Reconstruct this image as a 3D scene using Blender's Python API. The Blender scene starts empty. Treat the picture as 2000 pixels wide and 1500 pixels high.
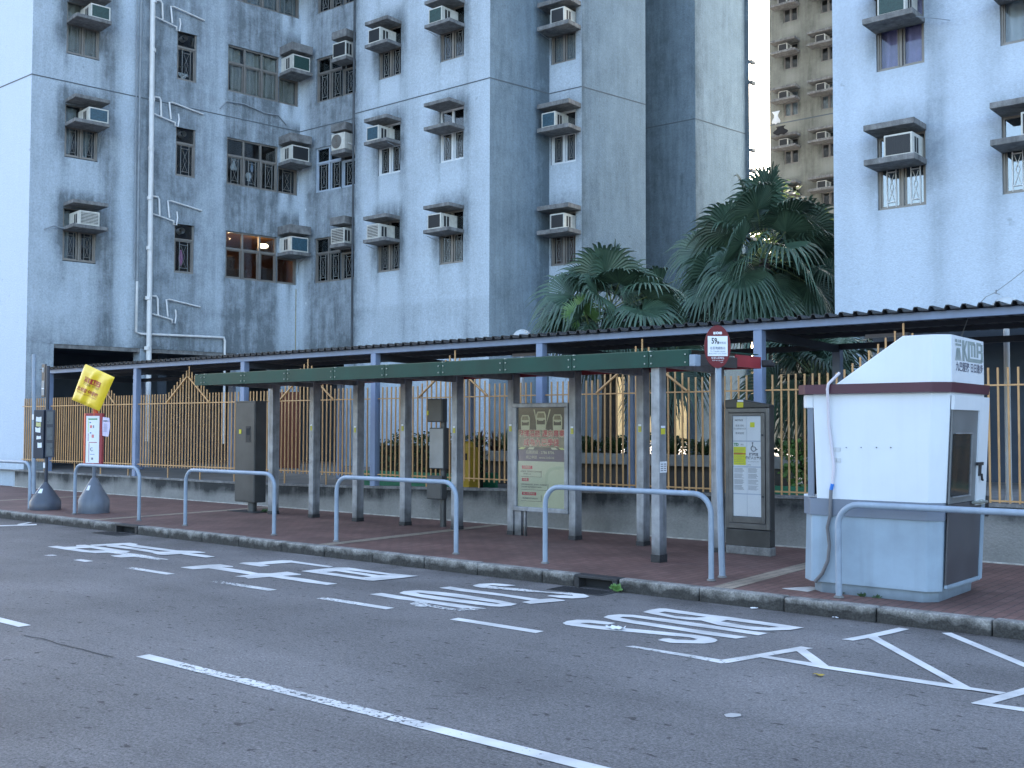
import bpy, math, random
from mathutils import Vector, noise
random.seed(7)
R=math.radians
SC=bpy.context.scene
COL=SC.collection
# ---------------------------------------------------------------- camera
F=2120.; H=1.70; TH=R(40.0); PT=R(2.32); RO=R(0.15)      # focal length in photo pixels, eye height, heading, tilt, roll
fh=Vector((-math.sin(TH),math.cos(TH),0)); r0=Vector((math.cos(TH),math.sin(TH),0))
fw=fh*math.cos(PT)+Vector((0,0,math.sin(PT))); u0=-fh*math.sin(PT)+Vector((0,0,math.cos(PT)))
rt=r0*math.cos(RO)+u0*math.sin(RO); up=-r0*math.sin(RO)+u0*math.cos(RO)
cd=bpy.data.cameras.new('camera'); cam=bpy.data.objects.new('camera',cd); COL.objects.link(cam)
from mathutils import Matrix
cam.matrix_world=Matrix(((rt.x,up.x,-fw.x,0),(rt.y,up.y,-fw.y,0),(rt.z,up.z,-fw.z,H),(0,0,0,1)))
cd.sensor_width=36; cd.lens=36*F/2000; cd.clip_end=2000; cd.clip_start=.05
SC.camera=cam
# ---------------------------------------------------------------- light: open shade, low sun hidden behind the tower blocks
SUN_AZ=-48; SUN_EL=24
w=bpy.data.worlds.new('World'); SC.world=w; w.use_nodes=True
nt=w.node_tree; sky=nt.nodes.new('ShaderNodeTexSky'); sky.sky_type='NISHITA'; sky.sun_disc=False
sky.sun_elevation=R(SUN_EL); sky.sun_rotation=R(SUN_AZ); sky.dust_density=3.6; sky.air_density=1.0; sky.ozone_density=.55
nt.links.new(sky.outputs[0],nt.nodes['Background'].inputs[0]); nt.nodes['Background'].inputs[1].default_value=.12
sl=bpy.data.lights.new('sun','SUN'); sl.energy=3.0; sl.angle=R(.5); sl.color=(1,.9,.76)
so=bpy.data.objects.new('sun',sl); COL.objects.link(so)
sd=Vector((math.sin(R(SUN_AZ))*math.cos(R(SUN_EL)),math.cos(R(SUN_AZ))*math.cos(R(SUN_EL)),math.sin(R(SUN_EL))))
so.rotation_euler=(-sd).to_track_quat('-Z','Y').to_euler()
vs=SC.view_settings; vs.view_transform='Standard'; vs.look='None'; vs.exposure=3.0; vs.gamma=1
SC.cycles.max_bounces=6; SC.cycles.transparent_max_bounces=10; SC.cycles.use_denoising=True
# ---------------------------------------------------------------- measuring helpers: a photo pixel to a point on the ground or on an upright plane
def ray(px,py):
    return fw+rt*((px-1000)/F)+up*((750-py)/F)
def G(px,py,z=0.):
    d=ray(px,py); t=(z-H)/d.z; return Vector((d.x*t,d.y*t,z))
def V(px,py,Y):
    d=ray(px,py); t=Y/d.y; return Vector((d.x*t,Y,H+d.z*t))
# ---------------------------------------------------------------- materials
def lnk(t,a,b): t.links.new(a,b)
MATS={}
def mat(name,col,rough=.6,metal=0,var=.12,vscale=3.,streak=0.,streakcol=(.06,.06,.06),bump=0.,bscale=40.,spec=.5,col2=None,fine=0.,trans=0.,grime=None):
    """plain surface: colour with soft blotches, optional vertical streaks of dirt, fine speckle and bump"""
    if name in MATS: return MATS[name]
    m=bpy.data.materials.new(name); m.use_nodes=True; t=m.node_tree; b=t.nodes['Principled BSDF']
    N=lambda k: t.nodes.new(k)
    co=N('ShaderNodeTexCoord')
    n1=N('ShaderNodeTexNoise'); n1.inputs['Scale'].default_value=vscale; n1.inputs['Detail'].default_value=6; n1.inputs['Roughness'].default_value=.6
    lnk(t,co.outputs['Object'],n1.inputs['Vector'])
    mr=N('ShaderNodeMapRange'); mr.inputs[1].default_value=.3; mr.inputs[2].default_value=.7
    lnk(t,n1.outputs['Fac'],mr.inputs[0])
    mx=N('ShaderNodeMix'); mx.data_type='RGBA'
    lnk(t,mr.outputs[0],mx.inputs[0])
    c=Vector(col)
    mx.inputs[6].default_value=(*(c*(1-var)),1)
    mx.inputs[7].default_value=(*(Vector(col2) if col2 else c*(1+var)),1)
    out=mx.outputs[2]
    if streak:
        mp=N('ShaderNodeMapping'); mp.inputs['Scale'].default_value=(7,7,.5); lnk(t,co.outputs['Object'],mp.inputs[0])
        n2=N('ShaderNodeTexNoise'); n2.inputs['Scale'].default_value=1.6; n2.inputs['Detail'].default_value=5; lnk(t,mp.outputs[0],n2.inputs['Vector'])
        m2=N('ShaderNodeMapRange'); m2.inputs[1].default_value=.48; m2.inputs[2].default_value=.78; m2.inputs[4].default_value=streak; lnk(t,n2.outputs['Fac'],m2.inputs[0])
        x2=N('ShaderNodeMix'); x2.data_type='RGBA'; lnk(t,m2.outputs[0],x2.inputs[0]); lnk(t,out,x2.inputs[6]); x2.inputs[7].default_value=(*streakcol,1); out=x2.outputs[2]
    if fine:
        n3=N('ShaderNodeTexNoise'); n3.inputs['Scale'].default_value=bscale*2; n3.inputs['Detail'].default_value=3; lnk(t,co.outputs['Object'],n3.inputs['Vector'])
        m3=N('ShaderNodeMapRange'); m3.inputs[1].default_value=.3; m3.inputs[2].default_value=.7; m3.inputs[3].default_value=1-fine; m3.inputs[4].default_value=1+fine; lnk(t,n3.outputs['Fac'],m3.inputs[0])
        x3=N('ShaderNodeVectorMath'); x3.operation='SCALE'; lnk(t,out,x3.inputs[0]); lnk(t,m3.outputs[0],x3.inputs[3]); out=x3.outputs[0]
    if grime:      # splash dirt with a ragged upper edge: (height where it starts, height where it is gone, strength)
        sz=N('ShaderNodeSeparateXYZ'); lnk(t,co.outputs['Object'],sz.inputs[0])
        n6=N('ShaderNodeTexNoise'); n6.inputs['Scale'].default_value=7; n6.inputs['Detail'].default_value=6; lnk(t,co.outputs['Object'],n6.inputs['Vector'])
        a6=N('ShaderNodeMath'); a6.operation='MULTIPLY_ADD'; a6.inputs[1].default_value=(grime[1]-grime[0])*1.2; lnk(t,n6.outputs['Fac'],a6.inputs[0]); lnk(t,sz.outputs[2],a6.inputs[2])
        m6=N('ShaderNodeMapRange'); o6=(grime[1]-grime[0])*.6; m6.inputs[1].default_value=grime[0]+o6; m6.inputs[2].default_value=grime[1]+o6; m6.inputs[3].default_value=grime[2]; m6.inputs[4].default_value=0; lnk(t,a6.outputs[0],m6.inputs[0])
        x6=N('ShaderNodeMix'); x6.data_type='RGBA'; lnk(t,m6.outputs[0],x6.inputs[0]); lnk(t,out,x6.inputs[6]); x6.inputs[7].default_value=(.03,.03,.03,1); out=x6.outputs[2]
    lnk(t,out,b.inputs['Base Color'])
    b.inputs['Roughness'].default_value=rough; b.inputs['Metallic'].default_value=metal; b.inputs['Specular IOR Level'].default_value=spec
    if trans: b.inputs['Transmission Weight'].default_value=trans
    # a little unevenness in gloss
    r1=N('ShaderNodeMapRange'); r1.inputs[3].default_value=max(.02,rough-.1); r1.inputs[4].default_value=min(1,rough+.1); lnk(t,n1.outputs['Fac'],r1.inputs[0]); lnk(t,r1.outputs[0],b.inputs['Roughness'])
    if bump:
        n4=N('ShaderNodeTexNoise'); n4.inputs['Scale'].default_value=bscale; n4.inputs['Detail'].default_value=4; lnk(t,co.outputs['Object'],n4.inputs['Vector'])
        bp=N('ShaderNodeBump'); bp.inputs['Strength'].default_value=bump; bp.inputs['Distance'].default_value=.02; lnk(t,n4.outputs['Fac'],bp.inputs['Height']); lnk(t,bp.outputs[0],b.inputs['Normal'])
    MATS[name]=m; return m
def emit(name,col,s):
    m=bpy.data.materials.new(name); m.use_nodes=True; t=m.node_tree; b=t.nodes['Principled BSDF']
    b.inputs['Base Color'].default_value=(*col,1); b.inputs['Emission Color'].default_value=(*col,1); b.inputs['Emission Strength'].default_value=s
    MATS[name]=m; return m
def glass(name,tint=(.55,.6,.62),base=.06,rough=.03):
    m=bpy.data.materials.new(name); m.use_nodes=True; t=m.node_tree; t.nodes.remove(t.nodes['Principled BSDF'])
    o=t.nodes['Material Output']; tr=t.nodes.new('ShaderNodeBsdfTransparent'); tr.inputs[0].default_value=(*tint,1)
    g=t.nodes.new('ShaderNodeBsdfGlossy'); g.inputs['Roughness'].default_value=rough; g.inputs[0].default_value=(.9,.95,1,1)
    fr=t.nodes.new('ShaderNodeFresnel'); fr.inputs[0].default_value=1.5
    ad=t.nodes.new('ShaderNodeMath'); ad.operation='ADD'; ad.use_clamp=True; ad.inputs[1].default_value=base; lnk(t,fr.outputs[0],ad.inputs[0])
    mx=t.nodes.new('ShaderNodeMixShader'); lnk(t,ad.outputs[0],mx.inputs[0]); lnk(t,tr.outputs[0],mx.inputs[1]); lnk(t,g.outputs[0],mx.inputs[2]); lnk(t,mx.outputs[0],o.inputs[0])
    MATS[name]=m; return m
def wall_mat(name,clean,dirty,boost=1.,spk=.1):
    """painted render: clean paint and grime with some painted shade, mixed by the 'stain' attribute times streaky noise"""
    m=bpy.data.materials.new(name); m.use_nodes=True; t=m.node_tree; b=t.nodes['Principled BSDF']; N=lambda k: t.nodes.new(k)
    co=N('ShaderNodeTexCoord'); at=N('ShaderNodeAttribute'); at.attribute_name='stain_shade'
    mp=N('ShaderNodeMapping'); mp.inputs['Scale'].default_value=(5,5,.55); lnk(t,co.outputs['Object'],mp.inputs[0])
    n1=N('ShaderNodeTexNoise'); n1.inputs['Scale'].default_value=1.1; n1.inputs['Detail'].default_value=7; n1.inputs['Roughness'].default_value=.62; lnk(t,mp.outputs[0],n1.inputs['Vector'])
    n2=N('ShaderNodeTexNoise'); n2.inputs['Scale'].default_value=2.4; n2.inputs['Detail'].default_value=9; n2.inputs['Roughness'].default_value=.74; lnk(t,co.outputs['Object'],n2.inputs['Vector'])
    a=N('ShaderNodeMath'); a.operation='MULTIPLY_ADD'; a.inputs[1].default_value=1.5; a.inputs[2].default_value=-.22; lnk(t,n1.outputs['Fac'],a.inputs[0])
    a2=N('ShaderNodeMath'); a2.operation='MULTIPLY_ADD'; a2.inputs[1].default_value=1.55; a2.inputs[2].default_value=-.28; lnk(t,n2.outputs['Fac'],a2.inputs[0])
    s=N('ShaderNodeMath'); s.operation='ADD'; lnk(t,a.outputs[0],s.inputs[0]); lnk(t,a2.outputs[0],s.inputs[1])
    f=N('ShaderNodeMath'); f.operation='MULTIPLY'; f.use_clamp=True; lnk(t,s.outputs[0],f.inputs[0]); lnk(t,at.outputs['Fac'],f.inputs[1])
    mx=N('ShaderNodeMix'); mx.data_type='RGBA'; lnk(t,f.outputs[0],mx.inputs[0]); mx.inputs[6].default_value=(*clean,1); mx.inputs[7].default_value=(*dirty,1)
    # specks and rough render
    n3=N('ShaderNodeTexNoise'); n3.inputs['Scale'].default_value=22; n3.inputs['Detail'].default_value=6; n3.inputs['Roughness'].default_value=.7; lnk(t,co.outputs['Object'],n3.inputs['Vector'])
    m3=N('ShaderNodeMapRange'); m3.inputs[1].default_value=.32; m3.inputs[2].default_value=.66; m3.inputs[3].default_value=1-spk; m3.inputs[4].default_value=1+spk; lnk(t,n3.outputs['Fac'],m3.inputs[0])
    v=N('ShaderNodeVectorMath'); v.operation='SCALE'; lnk(t,mx.outputs[2],v.inputs[0]); lnk(t,m3.outputs[0],v.inputs[3])
    n5=N('ShaderNodeTexNoise'); n5.inputs['Scale'].default_value=5; n5.inputs['Detail'].default_value=5; lnk(t,co.outputs['Object'],n5.inputs['Vector'])
    m5=N('ShaderNodeMapRange'); m5.inputs[1].default_value=.69; m5.inputs[2].default_value=.76; m5.inputs[4].default_value=.35; lnk(t,n5.outputs['Fac'],m5.inputs[0])
    x5=N('ShaderNodeMix'); x5.data_type='RGBA'; lnk(t,m5.outputs[0],x5.inputs[0]); lnk(t,v.outputs[0],x5.inputs[6]); x5.inputs[7].default_value=(*[c*.8 for c in dirty],1)
    lnk(t,x5.outputs[2],b.inputs['Base Color']); b.inputs['Roughness'].default_value=.85; b.inputs['Specular IOR Level'].default_value=.25
    n4=N('ShaderNodeTexNoise'); n4.inputs['Scale'].default_value=34; n4.inputs['Detail'].default_value=5; lnk(t,co.outputs['Object'],n4.inputs['Vector'])
    bp=N('ShaderNodeBump'); bp.inputs['Strength'].default_value=.55; bp.inputs['Distance'].default_value=.02; lnk(t,n4.outputs['Fac'],bp.inputs['Height']); lnk(t,bp.outputs[0],b.inputs['Normal'])
    MATS[name]=m; return m
# ---------------------------------------------------------------- mesh builder
class Fr:
    """upright frame: a along u, b along v (up), c along n (outward)"""
    def __init__(s,o,u,n=None,v=(0,0,1)):
        s.o=Vector(o); s.u=Vector(u).normalized(); s.v=Vector(v).normalized()
        s.n=Vector(n).normalized() if n is not None else s.u.cross(s.v).normalized()
    def p(s,a,b,c=0.): return s.o+s.u*a+s.v*b+s.n*c
WF=Fr((0,0,0),(1,0,0),(0,1,0))   # world: a=x, b=z, c=y
class MB:
    def __init__(s): s.v=[]; s.f=[]; s.m=[]; s.sm=[]
    def add(s,vs,fs,mi=0,smooth=False):
        k=len(s.v); s.v+=[Vector(v) for v in vs]
        for f in fs: s.f.append([i+k for i in f]); s.m.append(mi); s.sm.append(smooth)
    def box(s,fr,a0,a1,b0,b1,c0,c1,mi=0):
        P=[fr.p(a,b,c) for c in (c0,c1) for b in (b0,b1) for a in (a0,a1)]
        s.add(P,[(0,2,3,1),(4,5,7,6),(0,1,5,4),(2,6,7,3),(0,4,6,2),(1,3,7,5)],mi)
    def wbox(s,x0,x1,y0,y1,z0,z1,mi=0): s.box(WF,x0,x1,z0,z1,y0,y1,mi)
    def poly(s,pts,mi=0): s.add(pts,[tuple(range(len(pts)))],mi)
    def prism(s,pts,d,mi=0):
        """closed polygon pts extruded by vector d"""
        n=len(pts); d=Vector(d); P=[Vector(p) for p in pts]+[Vector(p)+d for p in pts]
        s.add(P,[tuple(range(n-1,-1,-1)),tuple(range(n,2*n))]+[(i,(i+1)%n,n+(i+1)%n,n+i) for i in range(n)],mi)
    def loft(s,rings,mi=0,cap=True,smooth=False):
        n=len(rings[0]); P=[p for r in rings for p in r]; fs=[]
        for k in range(len(rings)-1):
            for i in range(n): fs.append((k*n+i,k*n+(i+1)%n,(k+1)*n+(i+1)%n,(k+1)*n+i))
        s.add(P,fs,mi,smooth)
        if cap:
            s.add(rings[0],[tuple(range(n-1,-1,-1))],mi); s.add(rings[-1],[tuple(range(n))],mi)
    def tube(s,path,r,n=8,mi=0,cap=True):
        path=[Vector(p) for p in path]; rings=[]; ref=None
        for i,p in enumerate(path):
            d=(path[min(i+1,len(path)-1)]-path[max(i-1,0)]).normalized()
            if ref is None: ref=d.orthogonal().normalized()
            a=(ref-d*ref.dot(d)).normalized(); ref=a; b=d.cross(a)
            rr=r[i] if isinstance(r,(list,tuple)) else r
            rings.append([p+(a*math.cos(2*math.pi*k/n)+b*math.sin(2*math.pi*k/n))*rr for k in range(n)])
        s.loft(rings,mi,cap,True)
    def lathe(s,c,prof,n=24,mi=0,smooth=True,cap=True):
        c=Vector(c); s.loft([[c+Vector((math.cos(2*math.pi*k/n)*r,math.sin(2*math.pi*k/n)*r,z)) for k in range(n)] for r,z in prof],mi,cap,smooth)
    def text(s,body,fr,a,b,size,mi=0,c=.003,align='CENTER',sx=1.,bold=0.,rot=0.):
        cu=bpy.data.curves.new('t','FONT'); cu.body=body; cu.size=size; cu.align_x=align; cu.align_y='CENTER'; cu.offset=bold; cu.resolution_u=2
        o=bpy.data.objects.new('t',cu); COL.objects.link(o)
        bpy.context.view_layer.update()
        me=bpy.data.meshes.new_from_object(o.evaluated_get(bpy.context.evaluated_depsgraph_get()))
        cr,sr=math.cos(rot),math.sin(rot)
        P=[]
        for v in me.vertices:
            x,y=v.co.x*sx,v.co.y; x,y=x*cr-y*sr,x*sr+y*cr
            P.append(fr.p(a+x,b+y,c))
        s.add(P,[tuple(p.vertices) for p in me.polygons],mi)
        bpy.data.objects.remove(o); bpy.data.curves.remove(cu); bpy.data.meshes.remove(me)
    def build(s,name,mats,parent=None,bevel=0.,seg=2,attr=None):
        me=bpy.data.meshes.new(name); me.from_pydata(s.v,[],s.f)
        for i,p in enumerate(me.polygons): p.material_index=s.m[i]; p.use_smooth=s.sm[i]
        if not isinstance(mats,(list,tuple)): mats=[mats]
        for m in mats: me.materials.append(m)
        o=bpy.data.objects.new(name,me); COL.objects.link(o)
        if parent: hang(o,parent)
        if bevel:
            md=o.modifiers.new('bevel','BEVEL'); md.width=bevel; md.segments=seg; md.limit_method='ANGLE'; md.angle_limit=R(40)
        if attr:
            a=me.attributes.new('stain_shade','FLOAT','POINT')
            for i,x in enumerate(attr): a.data[i].value=x
        return o
def hang(o,parent):
    o.parent=parent
    o.matrix_parent_inverse=Matrix.Translation(-parent.location) if parent.type=='EMPTY' else Matrix.Identity(4)
def tag(o,label=None,cat=None,group=None,kind=None):
    if label: o['label']=label
    if cat: o['category']=cat
    if group: o['group']=group
    if kind: o['kind']=kind
    return o
def thing(name,label,cat,loc=(0,0,0),group=None):
    o=bpy.data.objects.new(name,None); COL.objects.link(o); o.location=loc; o.empty_display_size=.2
    return tag(o,label,cat,group)
def sstep(a,b,x):
    t=min(1,max(0,(x-a)/(b-a))); return t*t*(3-2*t)
def bandf(x,a,b,e=.15): return sstep(a-e,a+e,x)*(1-sstep(b-e,b+e,x))
def fnz(x,y,z=0.): return noise.noise(Vector((x,y,z)))
# ================================================================ materials in use
PAINT=(.50,.58,.66)
M_wall=wall_mat('old pale blue paint',(.50,.575,.65),(.145,.170,.190),spk=.17)
M_wallR=wall_mat('pale blue paint',(.52,.60,.70),(.19,.23,.27),spk=.09)
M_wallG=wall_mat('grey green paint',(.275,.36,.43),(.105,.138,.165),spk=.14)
M_wallT=wall_mat('old cream paint',(.30,.305,.27),(.085,.088,.078))
M_wallW=wall_mat('weathered low wall',(.27,.27,.26),(.035,.038,.040))
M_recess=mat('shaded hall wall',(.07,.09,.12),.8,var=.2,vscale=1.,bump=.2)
M_conc=mat('stained concrete',(.18,.18,.18),.85,var=.4,vscale=5,streak=.6,bump=.5,bscale=25,fine=.15)
M_line=mat('joint shadow paint',(.10,.12,.14),.9)
M_bronze=mat('taupe aluminium',(.22,.205,.19),.45,metal=.4,var=.15)
M_white=mat('white frame paint',(.62,.65,.68),.4,var=.06)
M_grillw=mat('white grille paint',(.7,.72,.74),.4)
M_grilld=mat('grey grille paint',(.21,.22,.22),.5)
M_glass=glass('window glass',(.84,.87,.88),-.01)
M_glassR=glass('sky lit window glass',(.7,.75,.78),.16)
M_glassb=glass('clearer window glass',(.86,.88,.9),.03)
M_ac=mat('off white casing',(.58,.57,.52),.45,var=.12,vscale=9,streak=.35,streakcol=(.2,.18,.14))
M_acd=mat('dark vent',(.018,.02,.024),.5)
M_acg=mat('green coil',(.022,.06,.055),.4,var=.3,vscale=20)
M_acb=mat('blue coil',(.035,.085,.12),.4,var=.3,vscale=20)
M_cur=mat('cream curtain',(.42,.42,.38),.9,var=.15,vscale=4)
M_curp=mat('lavender curtain',(.42,.36,.62),.9,var=.12,vscale=4)
M_curg=mat('grey curtain',(.30,.34,.36),.9,var=.2,vscale=4)
M_pipe=mat('white pipe',(.66,.66,.66),.45,var=.1,vscale=4,streak=.25,streakcol=(.25,.22,.2))
M_pipeg=mat('grey pipe',(.24,.27,.30),.6,var=.2,vscale=4)
M_steelpipe=mat('galvanised duct',(.5,.5,.5),.35,metal=.9,var=.2)
M_stick0=mat('filler patch',(.6,.64,.68),.8)
M_dark=mat('interior dark',(.02,.022,.026),.9)
M_cloth=mat('white laundry',(.7,.72,.75),.9)
M_clothp=mat('pink laundry',(.65,.25,.45),.9)
M_clothb=mat('blue laundry',(.3,.42,.62),.9)
M_clothk=mat('black laundry',(.015,.015,.018),.9)
M_orange=mat('warm ceiling',(.75,.38,.16),.8)
# ================================================================ building parts
def wall(name,p0,p1,z0,z1,holes,st,m,parent,step=.16,zfine=16.,ext=0.,depth=.16,off=0.):
    """wall sheet from p0 to p1 with real openings and reveals; st(s,z) gives how grimy or darkened by painted shade it is"""
    p0=Vector((*p0,0)); p1=Vector((*p1,0)); L=(p1-p0).length; u=(p1-p0)/L; n=Vector((u.y,-u.x,0))
    fr=Fr(p0,u,n)
    def lines(a,b,ed,stp):
        g=[a]
        k=max(1,round((b-a)/stp)); g=[a+(b-a)*i/k for i in range(k+1)]
        for e in ed:
            if a<e<b:
                g=[x for x in g if abs(x-e)>stp*.4 or x in (a,b)]+[e]
        return sorted(set(round(x,4) for x in g))
    S=lines(0,L,[e for h in holes for e in h[:2]],step)
    zt=min(z1,zfine)
    Z=lines(z0,zt,[e for h in holes for e in h[2:4]],step)
    if z1>zfine: Z+=[zfine+(z1-zfine)*k/4 for k in range(1,5)]
    b=MB(); at=[]
    for z in Z:
        for s in S:
            b.v.append(fr.p(s,z,off)); at.append(st(s,z))
    ns=len(S)
    for j in range(len(Z)-1):
        for i in range(ns-1):
            cs,cz=(S[i]+S[i+1])/2,(Z[j]+Z[j+1])/2
            if any(h[0]<cs<h[1] and h[2]<cz<h[3] for h in holes): continue
            b.f.append([j*ns+i,j*ns+i+1,(j+1)*ns+i+1,(j+1)*ns+i]); b.m.append(0); b.sm.append(False)
    for h in holes:
        q=[(h[0],h[2]),(h[1],h[2]),(h[1],h[3]),(h[0],h[3])]
        for k in range(4):
            (sa,za),(sb,zb)=q[k],q[(k+1)%4]
            b.add([fr.p(sa,za,off),fr.p(sa,za,off-depth),fr.p(sb,zb,off-depth),fr.p(sb,zb,off)],[(0,1,2,3)]); at+=[.7]*4
    return b.build(name,m,parent,attr=at),fr
def halo(s,z,s0,s1,zr,side=0):
    """grime that gathers round a ledge and runs down beside the opening"""
    v=0
    for zb in zr:
        dz=z-(zb+1.5)
        dx=max(s0-s,s-s1,0); d=math.hypot(dx/.32,(max(dz-.1,0)/.5 if dz>0 else max(-dz-.9,0)/.8))
        v=max(v,1.0*math.exp(-d*d*1.1))
        if z<zb+.1:                                  # drips from the sill corners
            for e in (s0,s1):
                v=max(v,.62*math.exp(-((s-e)/.09)**2)*math.exp(-(zb-z)/1.0))
            if s0<s<s1: v-=.25*math.exp(-(zb-z)/.7)
        w_=s1+.16 if side>=0 else s0-.16
        v=max(v,.55*math.exp(-((s-w_)/.2)**2)*(.6+.4*math.exp(-abs(z-zb)/1.5)))
    return v
def curtain(b,fr,a0,a1,z0,z1,c,mi=0,amp=.03,k=0,gather=0.):
    n=max(8,int((a1-a0)/.03)); P=[]
    for j in (0,.35,.7,1):
        for i in range(n+1):
            t=i/n; x=a0+(a1-a0)*(t*(1-gather*(1-j)*.0) if not gather else t*(1-gather*(1-j)))
            P.append(fr.p(x,z0+(z1-z0)*j,c+amp*math.sin(t*n*.9+k)+amp*.5*math.sin(t*n*.37+k*2)))
    b.add(P,[(j*(n+1)+i,j*(n+1)+i+1,(j+1)*(n+1)+i+1,(j+1)*(n+1)+i) for j in range(3) for i in range(n)],mi,True)
def grille(b,fr,a0,a1,z0,z1,c,r=.008,orn=True):
    w=a1-a0; x0=a0+w*.28; x1=a1-w*.22
    for x in (x0,x1): b.tube([fr.p(x,z0,c),fr.p(x,z1,c)],r,5)
    for z in (z0+(z1-z0)*.13,z1-(z1-z0)*.12): b.tube([fr.p(x0,z,c),fr.p(x1,z,c)],r,5)
    if orn:
        m=(x0+x1)/2; zm=(z0+z1)/2; h=(z1-z0)*.34; q=(x1-x0)*.3
        b.tube([fr.p(m-q,zm-h,c),fr.p(m,zm-h*.4,c),fr.p(m-q*.7,zm,c),fr.p(m,zm+h*.4,c),fr.p(m-q,zm+h,c)],r*.55,4)
        b.tube([fr.p(m+q,zm-h,c),fr.p(m,zm-h*.4,c),fr.p(m+q*.7,zm,c),fr.p(m,zm+h*.4,c),fr.p(m+q,zm+h,c)],r*.55,4)
Bl_ref=[None]
def window(fr,parent,s0,s1,z0,z1,mull=(),tran=None,fm=None,cur=None,gr=True,grm=None,detail=True,label=None,curspec=None):
    fm=fm or M_bronze; c0,c1=-.13,-.05; t=.045
    b=MB()
    b.box(fr,s0,s1,z0,z0+t,c0,c1); b.box(fr,s0,s1,z1-t,z1,c0,c1); b.box(fr,s0,s0+t,z0+t,z1-t,c0,c1); b.box(fr,s1-t,s1,z0+t,z1-t,c0,c1)
    xs=[s0]+list(mull)+[s1]
    for m_ in mull: b.box(fr,m_-.026,m_+.026,z0+t,z1-t,c0+.003,c1+.004)
    if tran:
        for i in range(len(xs)-1): b.box(fr,xs[i]+.03,xs[i+1]-.03,tran-.03,tran+.03,c0+.005,c1+.002)
    zt=tran or z1
    for i in range(len(xs)-1):      # sash rims inside the frame
        a,e=xs[i]+.047,xs[i+1]-.047
        b.box(fr,a,a+.028,z0+t,zt-.03,-.115,-.075); b.box(fr,e-.028,e,z0+t,zt-.03,-.115,-.075)
        b.box(fr,a+.028,e-.028,z0+t,z0+t+.028,-.115,-.075); b.box(fr,a+.028,e-.028,zt-.058,zt-.03,-.115,-.075)
    o=b.build('window',fm,parent)
    if label: o['label']=label
    g=MB(); g.box(fr,s0+.03,s1-.03,z0+.03,z1-.03,-.098,-.094); g.build('pane',M_glassR if parent is Bl_ref[0] and not cur else (M_glassb if fm is M_white else M_glass),o)
    if gr and detail:
        g=MB()
        for i in range(len(xs)-1): grille(g,fr,xs[i]+.06,xs[i+1]-.06,z0+.05,zt-.04,-.083,.013 if parent is Bl_ref[0] else .0095)
        g.build('grille',grm or (M_grillw if fm is M_white else M_grilld),o)
    if cur:
        g=MB()
        if curspec:
            for (a,e,q0,q1,ga) in curspec: curtain(g,fr,a,e,q0,q1,-.20,0,.025,random.random()*6,ga)
        else: curtain(g,fr,s0+.04,s1-.04,z0-.1,z1,-.20,0,.025,random.random()*6)
        g.build('curtain',cur,o)
    return o
def ledge(fr,parent,s0,s1,zb,t=.1,D=.66):
    b=MB(); b.box(fr,s0,s1,zb,zb+t,-.02,D); return b.build('concrete_ledge',M_conc,parent,bevel=.012)
def ac(fr,parent,s,z,w_=.56,h=.4,D=.56,style='dark',face=None):
    b=MB(); b.box(fr,s,s+w_,z,z+h,-.1,D)
    for x in (s-.003,s+w_+.003):
        for k in range(2): b.box(fr,x-.002,x+.002,z+.06,z+h-.07,D*.42+k*.12,D*.42+k*.12+.08,1)
    o=b.build('air_conditioner',[M_ac,M_acd],parent)
    g=MB(); e=.035
    g.box(fr,s+e,s+w_-e,z+e,z+h-e,D+.001,D+.005,0)
    if style=='louvre':
        for k in range(8): g.box(fr,s+e,s+w_-e,z+e+.01+k*(h-2*e)/8,z+e+.028+k*(h-2*e)/8,D+.006,D+.014,1)
    else:
        for k in range(14): g.box(fr,s+e+k*(w_-2*e)/14,s+e+.006+k*(w_-2*e)/14,z+e,z+h-e,D+.0055,D+.009,0)
    g.build('coil_grille',[{'dark':M_acd,'green':M_acg,'blue':M_acb,'louvre':M_acd}[style],M_ac],o)
    return o
FL=[6.25,9.12,11.99,14.86]
# ================================================================ centre tower block
Apt=thing('apartment_building','large weathered pale blue tower block with stepped wings and streaked grey walls','apartment building',(-24,20,.55))
c_=[(-28.46,13.78),(-27.41,22.04)]
Ah=[]; winA=[]
for k,z in enumerate(FL):
    Ah+=[(.90,1.82,z,z+1.47),(4.12,4.75,z-.02,z+1.48),(5.77,7.54,z-.02,z+1.43),(7.54,8.25,z-.02,z+.82)]
def stA(s,z):
    v=.30+.5*bandf(s,1.9,2.35,.2)+.42*bandf(s,3.0,4.9,.25)+.2*bandf(s,4.9,5.5,.2)+.5*bandf(s,5.7,7.6,.15)
    v-=.12*bandf(s,2.4,2.9,.15)
    if s>7.6: v=.18+.7*sum(bandf(z,q+1.3,q+2.25,.25) for q in FL)
    v=max(v,halo(s,z,.9,1.85,FL,1)*1.05)
    v=max(v,halo(s,z,4.12,4.75,FL,0)*.75)
    for m_ in (5.77,6.36,6.95,7.54,8.0):
        for q in FL:
            if z<q: v=max(v,.85*math.exp(-((s-m_)/.08)**2)*math.exp(-(q-z)/.8))
    v+=.35*math.exp(-(z-3.95)/.35) if z<6 else 0
    v+=.12*math.exp(-((z-5.1-.2*fnz(s*2,1))/.12)**2)*bandf(s,4.9,7.6,.3)
    return max(0,v+.12*fnz(s*1.3,z*1.3))
oA,fA=wall('facade_wall',c_[0],c_[1],3.95,60,Ah,stA,M_wall,Apt)
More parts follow.
